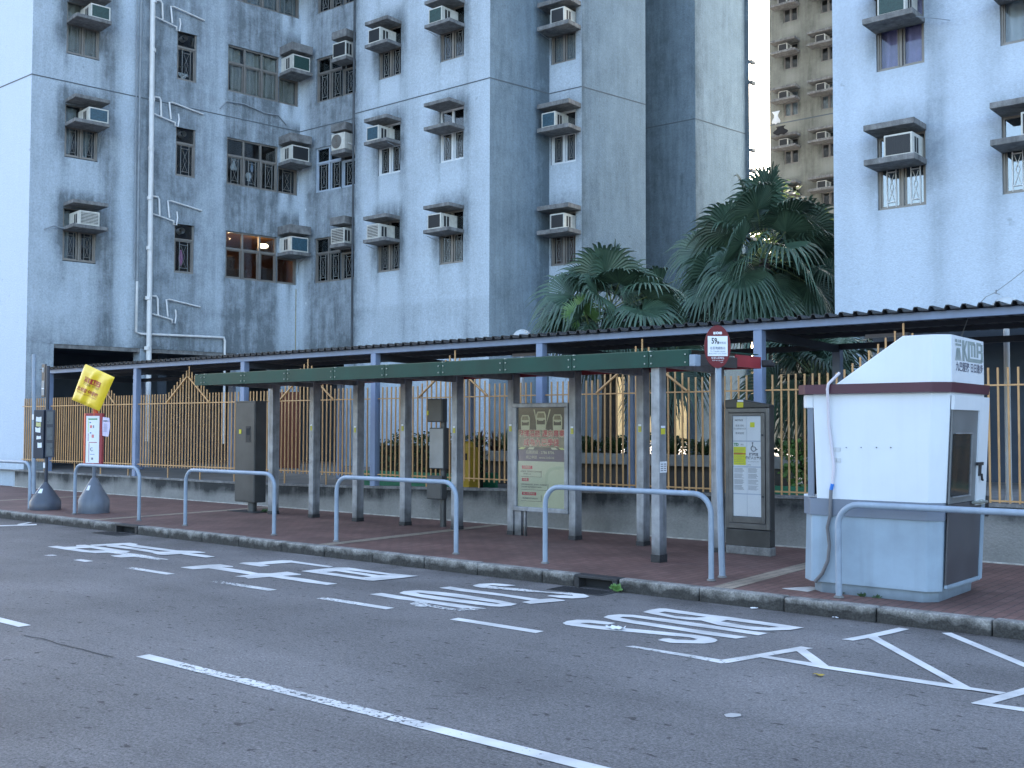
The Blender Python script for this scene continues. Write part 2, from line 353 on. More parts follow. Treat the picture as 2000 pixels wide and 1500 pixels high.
def stB1(s,z):
    v=.42+.28*bandf(s,.5,2.8,.2)-.35*bandf(s,0,.22,.12)
    for m_ in (.5,.75,1.35,1.93,2.55):
        for q in FL:
            if z<q: v=max(v,.9*math.exp(-((s-m_)/.07)**2)*math.exp(-(q-z)/1.0))
    v+=.3*(math.exp(-(z-4)/.5) if z<6 else 0)
    return max(0,v+.12*fnz(s,z+9))
B1h=[]
for z in FL: B1h+=[(.75,1.93,z-.02,z+1.40),(1.93,2.55,z-.02,z+1.02)]
oB1,fB1=wall('facade_wall',(-27.41,22.04),(-24.5,22.14),3.95,60,B1h,stB1,M_wall,Apt)
oJ,fJ=wall('facade_wall',(-24.5,22.14),(-24.5,21.80),.55,60,[],lambda s,z:.9,M_wall,Apt)
def stB2(s,z):
    v=.13+.75*math.exp(-s/.25)+.16*bandf(s,2.1,2.6,.3)+.12*bandf(s,4.6,5.0,.2)
    v=max(v,halo(s,z,1.0,1.93,FL,1)*.95,halo(s,z,3.49,4.4,FL,1)*.8)
    if z<5.2: v+=.15
    return max(0,v+.08*fnz(s*1.2,z*.8+3))
B2h=[]
for z in FL: B2h+=[(1.0,1.93,z+.0,z+1.48),(3.49,4.40,z,z+1.48)]
oB2,fB2=wall('facade_wall',(-24.5,21.80),(-19.15,21.86),.55,60,B2h,stB2,M_wall,Apt)

def stC(s,z): return max(0,.55+.55*bandf(s,1.75,2.2,.25)+.12*fnz(s,z))
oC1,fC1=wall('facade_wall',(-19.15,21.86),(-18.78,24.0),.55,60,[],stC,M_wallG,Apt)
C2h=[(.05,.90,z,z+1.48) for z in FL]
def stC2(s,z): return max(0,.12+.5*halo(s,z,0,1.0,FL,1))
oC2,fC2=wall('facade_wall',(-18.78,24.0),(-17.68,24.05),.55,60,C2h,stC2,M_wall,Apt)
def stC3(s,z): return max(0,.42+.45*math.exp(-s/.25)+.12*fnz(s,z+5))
oC3,fC3=wall('facade_wall',(-17.68,24.05),(-17.24,26.6),.55,60,[(.8,1.85,.6,3.35)],lambda s,z: stC3(s,z)+.7*(1-sstep(2.8,4.,z)),M_wallG,Apt)  # shade from canopy and palms painted in low on this wall
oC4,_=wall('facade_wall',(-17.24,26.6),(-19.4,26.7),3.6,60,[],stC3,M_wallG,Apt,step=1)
def stain_shade_D(s,z): return max(0,.8*(1-sstep(2.8,4.,z))+.75-.2*sstep(0,2.5,s)+.6*math.exp(-((s-2.1)/.05)**2)*math.exp(-max(0,9.6-z)/.8)*(z<9.6)+.12*fnz(s,z+7))  # low part is painted shade under canopy and palms, the rest grime
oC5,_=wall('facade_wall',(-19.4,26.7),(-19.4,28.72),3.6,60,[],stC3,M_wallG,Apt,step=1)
oD1,fD1=wall('facade_wall',(-19.4,28.72),(-16.86,28.80),.55,60,[(.05,.95,.6,3.4),(1.05,2.2,.6,3.4)],stain_shade_D,M_wallG,Apt)
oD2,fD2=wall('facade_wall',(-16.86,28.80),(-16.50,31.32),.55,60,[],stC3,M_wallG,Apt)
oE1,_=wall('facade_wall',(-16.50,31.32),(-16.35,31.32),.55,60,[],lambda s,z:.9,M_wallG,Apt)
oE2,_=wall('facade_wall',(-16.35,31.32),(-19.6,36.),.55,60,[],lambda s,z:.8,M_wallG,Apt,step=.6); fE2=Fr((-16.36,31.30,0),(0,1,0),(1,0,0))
oL,fL=wall('facade_wall',(-46,13.70),(-28.46,13.78),.0,60,[],lambda s,z:.07+(.25 if z<1 else 0)+.25*math.exp(-abs(s-17.3)/.1)*(z<9)*.3,M_wallR,Apt,step=.5)
oL2,fL2=wall('facade_wall',(-28.46,13.78),(-28.38,14.5),.0,3.95,[],lambda s,z:.6,M_wall,Apt)
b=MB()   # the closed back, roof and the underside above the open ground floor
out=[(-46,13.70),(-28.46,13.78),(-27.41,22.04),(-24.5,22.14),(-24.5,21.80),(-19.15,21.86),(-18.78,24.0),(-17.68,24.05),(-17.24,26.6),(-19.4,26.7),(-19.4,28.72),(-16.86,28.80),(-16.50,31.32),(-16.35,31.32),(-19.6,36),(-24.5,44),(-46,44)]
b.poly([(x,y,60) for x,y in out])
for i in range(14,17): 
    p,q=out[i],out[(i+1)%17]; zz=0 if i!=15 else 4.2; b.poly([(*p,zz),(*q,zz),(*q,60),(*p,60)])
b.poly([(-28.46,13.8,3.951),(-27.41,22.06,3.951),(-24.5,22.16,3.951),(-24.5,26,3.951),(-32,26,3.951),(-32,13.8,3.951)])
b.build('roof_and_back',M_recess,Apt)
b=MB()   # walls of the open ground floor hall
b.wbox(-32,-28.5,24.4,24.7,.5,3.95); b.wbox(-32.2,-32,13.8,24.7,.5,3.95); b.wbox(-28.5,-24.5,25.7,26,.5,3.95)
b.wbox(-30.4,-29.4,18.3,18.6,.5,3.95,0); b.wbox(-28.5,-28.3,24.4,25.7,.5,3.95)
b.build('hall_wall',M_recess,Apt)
for (x0,x1,y0,y1) in [(-28.45,-28.05,16.9,17.3),(-28.0,-27.62,19.9,20.3),(-27.75,-27.3,21.6,22.05),(-25.1,-24.5,21.95,22.4)]:
    b=MB(); b.wbox(x0,x1-.02,y0,y1-.02,.5,3.95); b.build('pillar',mat('pillar paint',(.30,.36,.42),.8,var=.2,bump=.3,streak=.3),Apt,bevel=.02)
b=MB(); b.box(fA,.3,8.3,3.84,3.95,-.3,-.02); b.box(fB1,.05,2.9,3.85,3.948,-.3,-.02); b.build('soffit_beam',M_conc,Apt)
b=MB(); b.box(fB1,-2.2,2.95,3.96,4.0,.0,.03); b.build('drip_strip',M_pipe,Apt)
# the shadow-gap course round the block
for f,L in ((fA,8.33),(fB1,2.9),(fB2,5.35),(fC1,2.15),(fC2,1.1),(fC3,2.58),(fL,17.54),(fD1,2.53),(fD2,2.54)):
    b=MB(); b.box(f,0.0,L,11.168,11.198,-.01,.008); b.build('string_course',M_line,Apt)
# windows of the left wing
acA=[(.2,'louvre'),(.40,'blue'),(.40,'green'),(.3,'dark')]
for k,z in enumerate(FL):
    cu=[M_curg,M_curg,M_cur,M_cur][k]
    cs=[[(.95,1.15,z+.05,z+1.4,.2)],[(.95,1.3,z+.05,z+1.4,.5),(1.42,1.75,z+.1,z+1.4,.5)],None,None][k]
    window(fA,Apt,.90,1.82,z,z+1.47,(1.36,),z+.86,M_bronze,cu,True,None,curspec=cs)
    ledge(fA,Apt,.90,1.86,z+.82,.1,.72); ledge(fA,Apt,.90,1.86,z+1.48,.1,.72)
    ac(fA,Apt,.90+acA[k][0],z+.925,.54,.38,.66,acA[k][1])
    w_=window(fA,Apt,4.12,4.75,z-.02,z+1.48,(),z+.98,M_bronze,None,True)
    b=MB(); q=fA.p(4.28,z+1.25,0)
    b.lathe((0,0,0),[(.09,0),(.09,.2)],16,0,True,False)
    b.v=[fA.o+fA.u*(4.30+v.x)+fA.v*(z+1.22+v.y)+fA.n*(v.z-.08) for v in b.v]; b.build('exhaust_duct',M_steelpipe,w_)
    w3=window(fA,Apt,5.77,7.54,z-.02,z+1.43,(6.36,6.95),z+.90,M_bronze,[None,None,M_cur,M_curg][k],k!=0,None,curspec=[None,None,[(5.82,6.3,z+.95,z+1.38,0),(5.95,6.4,z+.1,z+.9,0),(6.4,7.5,z,z+1.4,0)],None][k])
    w4=window(fA,Apt,7.54,8.25,z-.02,z+.82,(),None,M_bronze,[None,None,M_cur,M_curg][k],k!=0)
    ledge(fA,Apt,7.55,8.32,z+.82,.11,.74); ledge(fA,Apt,7.55,8.32,z+1.5,.26,.74)
    ac(fA,Apt,7.62,z+.935,.62,.46,.70,['blue','dark','green','dark'][k])
b=MB()   # the lit living room behind the lowest wide window
P=[fA.p(a,0,c) for a,c in ((5.5,-.25),(8.3,-.25),(10.5,-4.6),(5.5,-4.6))]
b.poly([(p.x,p.y,8.05) for p in P],0)
b.poly([(p.x,p.y,5.9) for p in P],1)
for i in range(1,4): b.poly([(P[i].x,P[i].y,5.9),(P[(i+1)%4].x,P[(i+1)%4].y,5.9),(P[(i+1)%4].x,P[(i+1)%4].y,8.05),(P[i].x,P[i].y,8.05)],2)
pl=bpy.data.lights.new('room_lamp','POINT'); pl.energy=6; pl.color=(1,.62,.3); pl.shadow_soft_size=.06; po=bpy.data.objects.new('room_lamp',pl); COL.objects.link(po); po.location=fA.p(6.35,7.62,-.9)
room=b.build('lit_room',[M_orange,mat('room floor',(.08,.05,.035),.6),mat('room wall',(.16,.09,.06),.8)],Apt)
b=MB(); c=fA.p(8.2,7.70,-2.0); b.lathe(c,[(.02,.10),(.12,.09),(.17,.04),(.15,-.02),(.07,-.05),(.02,-.055)],20); b.build('ceiling_lamp',emit('lamp glow',(1,.80,.5),.9),room)
b=MB(); c=fA.p(6.1,7.25,-1.2); b.lathe(c,[(.01,.05),(.05,0),(.01,-.05)],10); b.build('bulb',emit('bulb glow',(1,.8,.5),2.),room)
for (a,c2,h) in ((5.9,-.5,.8),(6.6,-1.,.5),(7.3,-.6,.55)):
    b=MB(); b.box(fA,a,a+.45,5.9,5.9+.3+h,c2-.3,c2); b.build('cupboard',mat('room furniture',(.06,.045,.04),.6),room,bevel=.01)
# left wing of the stepped corner
for k,z in enumerate(FL):
    fm=M_bronze if k!=1 else mat('blue grey frame',(.36,.42,.50),.5)
    window(fB1,Apt,.75,1.93,z-.02,z+1.40,(1.35,),z+.92,fm,[M_curg,M_curg,M_cur,M_cur][k],True,curspec=[[(.8,1.9,z+.95,z+1.38,0)],[(.8,1.3,z,z+1.35,.2)],[(.8,1.9,z+.4,z+1.38,0)],None][k])
    window(fB1,Apt,1.93,2.55,z-.02,z+.84,(),None,fm,[None,None,M_cloth,None][k],True)
    ledge(fB1,Apt,1.93,2.58,z+.92,.11,.45); ledge(fB1,Apt,1.93,2.58,z+1.62,.24,.45)
    if k==1:
        o=MB(); o.box(fB1,1.93,2.53,z+1.05,z+1.56,.02,.42); a_=o.build('air_conditioner',M_ac,Apt,bevel=.015)
        o=MB()
        fr2=Fr(fB1.p(2.17,z+1.31,.43),fB1.u,fB1.n)
        for rr in (.21,.17,.13,.09,.05):
            o.tube([fr2.p(math.cos(t*math.pi/12)*rr,math.sin(t*math.pi/12)*rr,0) for t in range(25)],.006,4,0)
        o.prism([fr2.p(math.cos(t*math.pi/12)*.215,math.sin(t*math.pi/12)*.215,-.012) for t in range(24)],fB1.n*.006,1)
        o.build('fan_grille',[M_grilld,mat('fan grey',(.16,.14,.12),.5)],a_)
    else: ac(fB1,Apt,1.94,z+1.05,.58,.46,.40,['louvre','','dark','dark'][k])
# street-facing columns
for k,z in enumerate(FL):
    fm=M_white if k==1 else M_bronze
    window(fB2,Apt,1.0,1.93,z,z+1.48,(1.47,),z+.86,fm,[None,None,M_curg,None][k],True,M_grilld)
    ledge(fB2,Apt,1.0,1.95,z+.80,.1,.58); ledge(fB2,Apt,1.0,1.95,z+1.47,.11,.58)
    ac(fB2,Apt,[1.12,1.08,1.12,1.2][k],z+.905,.50,.42,.54,['louvre','blue','dark','dark'][k])
    fm=M_white if k==1 else M_bronze
    window(fB2,Apt,3.49,4.40,z,z+1.48,(3.95,),z+.86,fm,[None,None,M_curg,None][k],True,M_grilld)
    ledge(fB2,Apt,3.46,4.43,z+.80,.1,.62); ledge(fB2,Apt,3.46,4.43,z+1.47,.1,.62)
    if k!=1: ac(fB2,Apt,3.58,z+.905,.50,.42,.56,['dark','','green','dark'][k])
    window(fC2,Apt,.05,.90,z,z+1.48,(.48,),z+.86,M_white if k==1 else M_bronze,[mat('brown curtain',(.16,.09,.07),.9),None,M_curg,None][k],True,M_grilld)
    ledge(fC2,Apt,0.01,1.08,z+.80,.12,.62); ledge(fC2,Apt,0.01,1.08,z+1.47,.13,.62)
    ac(fC2,Apt,[.42,.12,.42,.4][k],z+.925,.46,.42,.54,['dark','blue','dark','dark'][k])
for z in FL[:3]:
    for dz in (.8,1.47): ledge(fE2,Apt,.03,.30,z+dz,.11,.10)
# pipes on the left wing
def pipe(pts,r,m,n=10,col=()):
    b=MB(); b.tube(pts,r,n)
    for (p,q,rr) in col: b.tube([p,q],rr,n)
    return b.build('drainpipe',m,Apt)
q=lambda s,z,c=.09: fA.p(s,z,c)
pipe([q(3.27,60,.16),q(3.28,14,.16),q(3.33,3.6,.16),q(3.33,1.3,.16)],.075,M_pipe,14,[(q(3.28+.004*k,3.9+1.44*k,.16),q(3.28+.004*k,4.0+1.44*k,.16),.088) for k in range(8)])
pipe([q(2.92,60),q(2.97,8.6),q(2.98,5.85)],.035,M_pipeg)
pipe([q(2.98,5.85),q(2.97,4.40),q(3.12,4.36),q(5.6,4.40),q(5.70,4.40),q(5.74,4.3),q(5.74,1.2)],.036,M_pipe)
pipe([q(2.84,14),q(2.9,5.9)],.018,M_pipeg)
for k,zb in enumerate((4.85,7.74,10.65,13.5)):
    pipe([q(3.36,zb+.12),q(4.05,zb-.02)],.024,M_pipe,8)
    pipe([q(3.40,zb+.62,.07),q(3.56,zb+.62),q(3.60,zb+.55),q(3.62,zb+.08)],.03,M_pipe,8)
    pipe([q(4.95,zb+.42,.05),q(3.96,zb+.56),q(3.86,zb+.55),q(3.92,zb+.06)],.026,M_pipe,8)
    pipe([q(4.18,zb+.28,.02),q(4.17,zb+.1),q(4.14,zb-.12),q(4.05,zb-.12),q(4.05,zb)],.024,M_pipe,8)
b=MB()   # slack cable under a window, hose ends
b.tube([q(5.5,11.35,.05),q(5.7,11.62,.06),q(6.3,11.66,.05),q(7.0,11.52,.05),q(7.5,11.55,.05),q(7.8,11.3,.05)],.018,6)
b.tube([q(.92,7.1,.1),q(.6,7.13,.12),q(.35,7.0,.14)],.018,6)
b.build('loose_cable',M_pipeg,Apt)
j_=lambda x,y,z: Vector((x,y,z))
pipe([j_(-24.53,21.76,60),j_(-24.53,21.76,3.6)],.035,mat('sooty pipe',(.06,.07,.08),.8,var=.4),8)
pipe([fB1.p(2.55,10.35,.30),fB1.p(2.66,10.3,.14),fB1.p(2.70,9.6,.06)],.02,M_pipe,6)
for f_,s_,z_ in ((fB2,1.9,9.9),(fB2,3.5,7.0),(fB2,1.05,7.0),(fC2,.0,12.8),(fB2,3.5,12.75),(fA,8.2,9.95),(fA,8.25,7.05),(fA,1.8,9.9),(fA,1.85,12.7)):
    b=MB(); b.tube([f_.p(s_,z_,.5),f_.p(s_+.03,z_-.05,.3),f_.p(s_+.06,z_-.10,.06),f_.p(s_+.02,z_-.45-.1*random.random(),.03)],.009,5); b.build('drip_hose',M_pipeg,Apt)
b=MB(); b.box(fA,8.225,8.255,4.05,6.1,.001,.006,0); b.build('paint_drip',mat('ochre drip',(.30,.27,.16),.9,var=.4,vscale=6),Apt)
for s_,z_ in ((.3,8.6),(.42,7.3),(.35,5.6),(.33,7.9),(.3,10.5)):
    b=MB(); b.box(fB1,s_,s_+.04,z_,z_+.06,.0,.004); b.build('patch_mark',M_stick0,Apt)
# laundry seen behind the panes
def cloth(name,label,fr,a,z,w_,h,c,m,seed=0,hang=.0):
    b=MB(); n=9; P=[]
    for j in range(7):
        for i in range(n):
            t=i/(n-1); wv=w_*(.7+.3*math.cos(j*1.1+seed))
            P.append(fr.p(a+(t-.5)*wv,z-h*j/6*(1-.12*abs(math.sin(t*5+seed))),c+.02*math.sin(t*9+seed+j*.4)))
    b.add(P,[(j*n+i,j*n+i+1,(j+1)*n+i+1,(j+1)*n+i) for j in range(6) for i in range(n-1)],0,True)
    o=b.build(name,m); md=o.modifiers.new('thick','SOLIDIFY'); md.thickness=.008
    return tag(o,label,'laundry')
cloth('hanging_trousers','pale blue trousers hanging inside the wide window one floor above the lit room',fA,6.12,10.0,.24,.42,-.22,M_cloth,1)
cloth('hanging_shirt','small blue shirt hanging inside the wide window beside the pale trousers',fA,6.75,9.95,.12,.3,-.22,M_clothb,2)
cloth('hanging_towel','crumpled white towel hanging low inside the wide window above the lit room',fA,6.62,9.62,.2,.3,-.20,M_cloth,4)
cloth('hanging_dress','pink and white cloth hanging inside the lowest narrow kitchen window',fA,4.43,6.95,.14,.5,-.2,M_clothp,3)
cloth('hanging_cloth','white cloth draped inside the narrow kitchen window on the third floor shown',fA,4.40,12.25,.32,.24,-.2,M_cloth,5)
# ================================================================ right tower block
Bl=Bl_ref[0]=thing('apartment_building','cleaner pale blue tower block on the right with a purple curtained window','apartment building',(-5,26,.55))
fR=Fr((-9.40,21.74,0),(1,0,0),(0,-1,0))
Rh=[]
for z in FL: Rh+=[(.94,1.92,z-.08,z+1.42),(3.36,4.35,z-.08,z+1.42),(6.4,7.3,z-.08,z+1.42)]
def stR(s,z):
    v=.05+.1*bandf(s,0,.4,.2)
    v=max(v,halo(s,z,.94,1.93,FL,1)*.6,halo(s,z,3.36,4.35,FL,-1)*.6)
    v+=.42*math.exp(-((s-2.25)/.22)**2)*(.4+.6*math.exp(-((z-7.5)/1.6)**2))*(.7+.5*fnz(s*3,z*4))
    return max(0,v+.05*fnz(s,z))
oR,_=wall('facade_wall',(-9.40,21.74),(6,21.74),3.7,60,Rh,stR,M_wallR,Bl)
b=MB(); ro=[(-9.4,21.74),(6,21.74),(6,44),(-9.0,44),(-9.0,24.8),(-8.7,24.8),(-8.7,23.5),(-9.3,23.5)]
b.poly([(x,y,60) for x,y in ro])
for i in range(1,8):
    p,q2=ro[i],ro[(i+1)%8]; b.poly([(*p,0 if i<7 else 3.7),(*q2,0 if i<7 else 3.7),(*q2,60),(*p,60)])
b.poly([(-9.4,21.75,3.701),(6,21.75,3.701),(6,25.2,3.701),(-9.3,25.2,3.701)])
b.build('side_and_back',M_wallR,Bl,attr=[.2]*len(b.v))
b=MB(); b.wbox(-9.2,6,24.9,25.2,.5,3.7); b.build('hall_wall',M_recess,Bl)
for x in (-9.35,-5.2,-1.0,3.2):
    b=MB(); b.wbox(x,x+.45,21.78,22.2,.5,3.7); b.build('pillar',MATS['pillar paint'],Bl,bevel=.02)
for k,z in enumerate(FL):
    window(fR,Bl,.94,1.92,z-.08,z+1.42,(1.43,),z+.83,M_bronze,[None,M_curp,None,None][k],k!=1,M_grillw)
    window(fR,Bl,3.36,4.35,z-.08,z+1.42,(3.85,),z+.83,M_bronze,[None,M_cloth,None,None][k],k!=1,M_grillw)
    window(fR,Bl,6.4,7.3,z-.08,z+1.42,(6.85,),z+.83,M_bronze,None,True,M_grillw)
    for s0 in (.92,3.34,6.38):
        ledge(fR,Bl,s0,s0+1.02,z+.72,.12,.68); ledge(fR,Bl,s0,s0+1.02,z+1.42,.12,.68)
    ac(fR,Bl,[1.30,1.2,1.25,1.2][k],z+.845,.56,.44,.58,['dark','green','dark','dark'][k])
    if k!=1: ac(fR,Bl,[3.86,1.2,3.8,3.8][k],z+.845,.56,.44,.58,'dark')
fRs=Fr((-9.0,27,0),(0,-1,0),(-1,0,0))
for z in FL:
    for dz in (.74,1.44): ledge(fRs,Bl,.2,1.3,z+dz,.12,.62)
b=MB(); b.box(fR,2.0,2.45,11.66,11.68,.02,.03); b.tube([fR.p(1.93,9.02+.8,.5),fR.p(2.2,9.78,.3),fR.p(2.45,9.75,.05)],.008,5); b.build('loose_cable',M_pipeg,Bl)
# ================================================================ far tower in the gap
Far=thing('apartment_building','distant olive cream tower block seen between the two blue towers','apartment building',(-24,62,.5))
# its face runs parallel to the street and shows two columns of windows
def colrow(px,py):                   # find the plane position of a photo pixel on the far face
    p=V(px,py,60.0); return p.x,p.z
x0=colrow(1503,200)[0]; fT=Fr((x0,60,0),(1,0,0),(0,-1,0))
xa=colrow(1531,200)[0]-x0; xb=colrow(1559,200)[0]-x0; xc=colrow(1604,200)[0]-x0; xd=colrow(1634,200)[0]-x0
zb=colrow(1531,322)[1]; zs=[zb+2.87*k for k in range(-2,4)]
Th=[h for z in zs for h in ((xa,xb,z,z+1.5),(xc,xd,z,z+1.5))]
def stT(s,z):
    v=.45
    for a,e in ((xa,xb),(xc,xd)):
        v=max(v,halo(s,z,a,e,zs,0)*.9)
        v-=.3*bandf(s,a,e,.1)*sum(bandf(z,q_-.9,q_-.2,.2) for q_ in zs)
    return max(0,v+.2*bandf(s,(xb+xc)/2-.2,(xb+xc)/2+.2,.2))
wall('facade_wall',(x0,60),(x0+14,60),0,70,Th,stT,M_wallT,Far,step=.3,zfine=30)
b=MB(); ro=[(x0,60),(x0+14,60),(x0+14,80),(x0,80)]
b.poly([(x,y,70) for x,y in ro])
for i in range(1,4):
    p,q2=ro[i],ro[(i+1)%4]; b.poly([(*p,0),(*q2,0),(*q2,70),(*p,70)])
b.build('side_and_back',M_wallT,Far,attr=[.5]*len(b.v))
for k,z in enumerate(zs):
    for a,e in ((xa,xb),(xc,xd)):
        window(fT,Far,a,e,z,z+1.5,((a+e)/2,),z+.85,M_bronze,M_curg if (k+int(a))%3==0 else None,False)
        ledge(fT,Far,a-.55,e+.15,z+.85,.14,.75); ledge(fT,Far,a-.55,e+.15,z+1.55,.14,.75)
        ac(fT,Far,a-.05,z+1.0,.56,.42,.6,'dark')
fTs=Fr((x0,66,0),(0,-1,0),(-1,0,0))
for z in zs:
    for dz in (.85,1.55): ledge(fTs,Far,.4,1.8,z+dz,.14,.35)
b=MB(); b.box(fT,0,14,zs[3]-.35,zs[3]-.28,-.01,.01); b.build('string_course',M_line,Far)
cloth('hanging_laundry','white clothes on the rack of a far tower window',fT,xa-.1,zs[3]+.2,.55,.8,.85,M_cloth,7)
cloth('hanging_laundry','row of black socks and shorts below the white laundry of the far tower',fT,xa+.2,zs[3]-.75,1.0,.55,.9,M_clothk,8)
# ================================================================ road, kerb, pavement, podium
def asphalt():
    m=bpy.data.materials.new('asphalt'); m.use_nodes=True; t=m.node_tree; b=t.nodes['Principled BSDF']; N=lambda k: t.nodes.new(k)
    co=N('ShaderNodeTexCoord')
    def nz(sc,de=4,ro=.6,mp=None):
        n=N('ShaderNodeTexNoise'); n.inputs['Scale'].default_value=sc; n.inputs['Detail'].default_value=de; n.inputs['Roughness'].default_value=ro
        if mp:
            q=N('ShaderNodeMapping'); q.inputs['Scale'].default_value=mp; lnk(t,co.outputs['Object'],q.inputs[0]); lnk(t,q.outputs[0],n.inputs['Vector'])
        else: lnk(t,co.outputs['Object'],n.inputs['Vector'])
        return n.outputs['Fac']
    def mr(x,a,b_,c,d):
        n=N('ShaderNodeMapRange'); n.inputs[1].default_value=a; n.inputs[2].default_value=b_; n.inputs[3].default_value=c; n.inputs[4].default_value=d; lnk(t,x,n.inputs[0]); return n.outputs[0]
    def mul(x,y):
        n=N('ShaderNodeMath'); n.operation='MULTIPLY'; lnk(t,x,n.inputs[0]); lnk(t,y,n.inputs[1]); return n.outputs[0]
    f=mr(nz(.38,6,.65),.3,.7,.70,1.22)
    f=mul(f,mr(nz(.25,4,.6,(.35,2.2,1)),.35,.65,.80,1.12))       # wheel tracks along the lane
    f=mul(f,mr(nz(62,4,.85),.32,.68,.34,1.72))                  # stone chips
    f=mul(f,mr(nz(24,5,.75),.3,.7,.72,1.28))
    f=mul(f,mr(nz(8.5,5,.55,(1,1.8,1)),.615,.68,1,.36))            # small dark pits and oil spots
    f=mul(f,mr(nz(2.6,5,.62,(1,1.5,1)),.68,.74,1,.62))
    # darker wet-looking gutter beside the kerb, broken up
    sx=N('ShaderNodeSeparateXYZ'); lnk(t,co.outputs['Object'],sx.inputs[0])
    g=mr(sx.outputs[1],8.6,9.4,1,.55)
    k=mr(nz(1.2,4),.35,.6,0,1)
    n=N('ShaderNodeMix'); n.data_type='FLOAT'; lnk(t,k,n.inputs[0]); n.inputs[2].default_value=1.; lnk(t,g,n.inputs[3]); f=mul(f,n.outputs[0])
    v=N('ShaderNodeVectorMath'); v.operation='SCALE'; v.inputs[0].default_value=(.150,.144,.146); lnk(t,f,v.inputs[3]); lnk(t,v.outputs[0],b.inputs['Base Color'])
    b.inputs['Roughness'].default_value=.82; b.inputs['Specular IOR Level'].default_value=.35
    bp=N('ShaderNodeBump'); bp.inputs['Strength'].default_value=.7; bp.inputs['Distance'].default_value=.006; lnk(t,nz(95,3,.75),bp.inputs['Height']); lnk(t,bp.outputs[0],b.inputs['Normal'])
    return m
def roadpaint():
    m=bpy.data.materials.new('road paint'); m.use_nodes=True; t=m.node_tree; b=t.nodes['Principled BSDF']; N=lambda k: t.nodes.new(k)
    o=t.nodes['Material Output']; co=N('ShaderNodeTexCoord'); at=N('ShaderNodeAttribute'); at.attribute_name='stain_shade'
    n=N('ShaderNodeTexNoise'); n.inputs['Scale'].default_value=24; n.inputs['Detail'].default_value=7; n.inputs['Roughness'].default_value=.72; lnk(t,co.outputs['Object'],n.inputs['Vector'])
    n2=N('ShaderNodeTexNoise'); n2.inputs['Scale'].default_value=2.5; n2.inputs['Detail'].default_value=3; lnk(t,co.outputs['Object'],n2.inputs['Vector'])
    c=N('ShaderNodeMapRange'); c.inputs[1].default_value=.3; c.inputs[2].default_value=.7; c.inputs[3].default_value=.44; c.inputs[4].default_value=.72; lnk(t,n2.outputs['Fac'],c.inputs[0])
    v=N('ShaderNodeCombineColor'); [lnk(t,c.outputs[0],v.inputs[i]) for i in range(3)]; lnk(t,v.outputs[0],b.inputs['Base Color']); b.inputs['Roughness'].default_value=.6
    w1=N('ShaderNodeMath'); w1.operation='MULTIPLY_ADD'; w1.inputs[1].default_value=.30; w1.inputs[2].default_value=.255; lnk(t,at.outputs['Fac'],w1.inputs[0])   # wear threshold
    s=N('ShaderNodeMath'); s.operation='SUBTRACT'; lnk(t,n.outputs['Fac'],s.inputs[0]); lnk(t,w1.outputs[0],s.inputs[1])
    r=N('ShaderNodeMapRange'); r.inputs[1].default_value=-.015; r.inputs[2].default_value=.035; lnk(t,s.outputs[0],r.inputs[0])
    tr=N('ShaderNodeBsdfTransparent'); mx=N('ShaderNodeMixShader'); lnk(t,r.outputs[0],mx.inputs[0]); lnk(t,tr.outputs[0],mx.inputs[1]); lnk(t,b.outputs[0],mx.inputs[2]); lnk(t,mx.outputs[0],o.inputs[0])
    return m
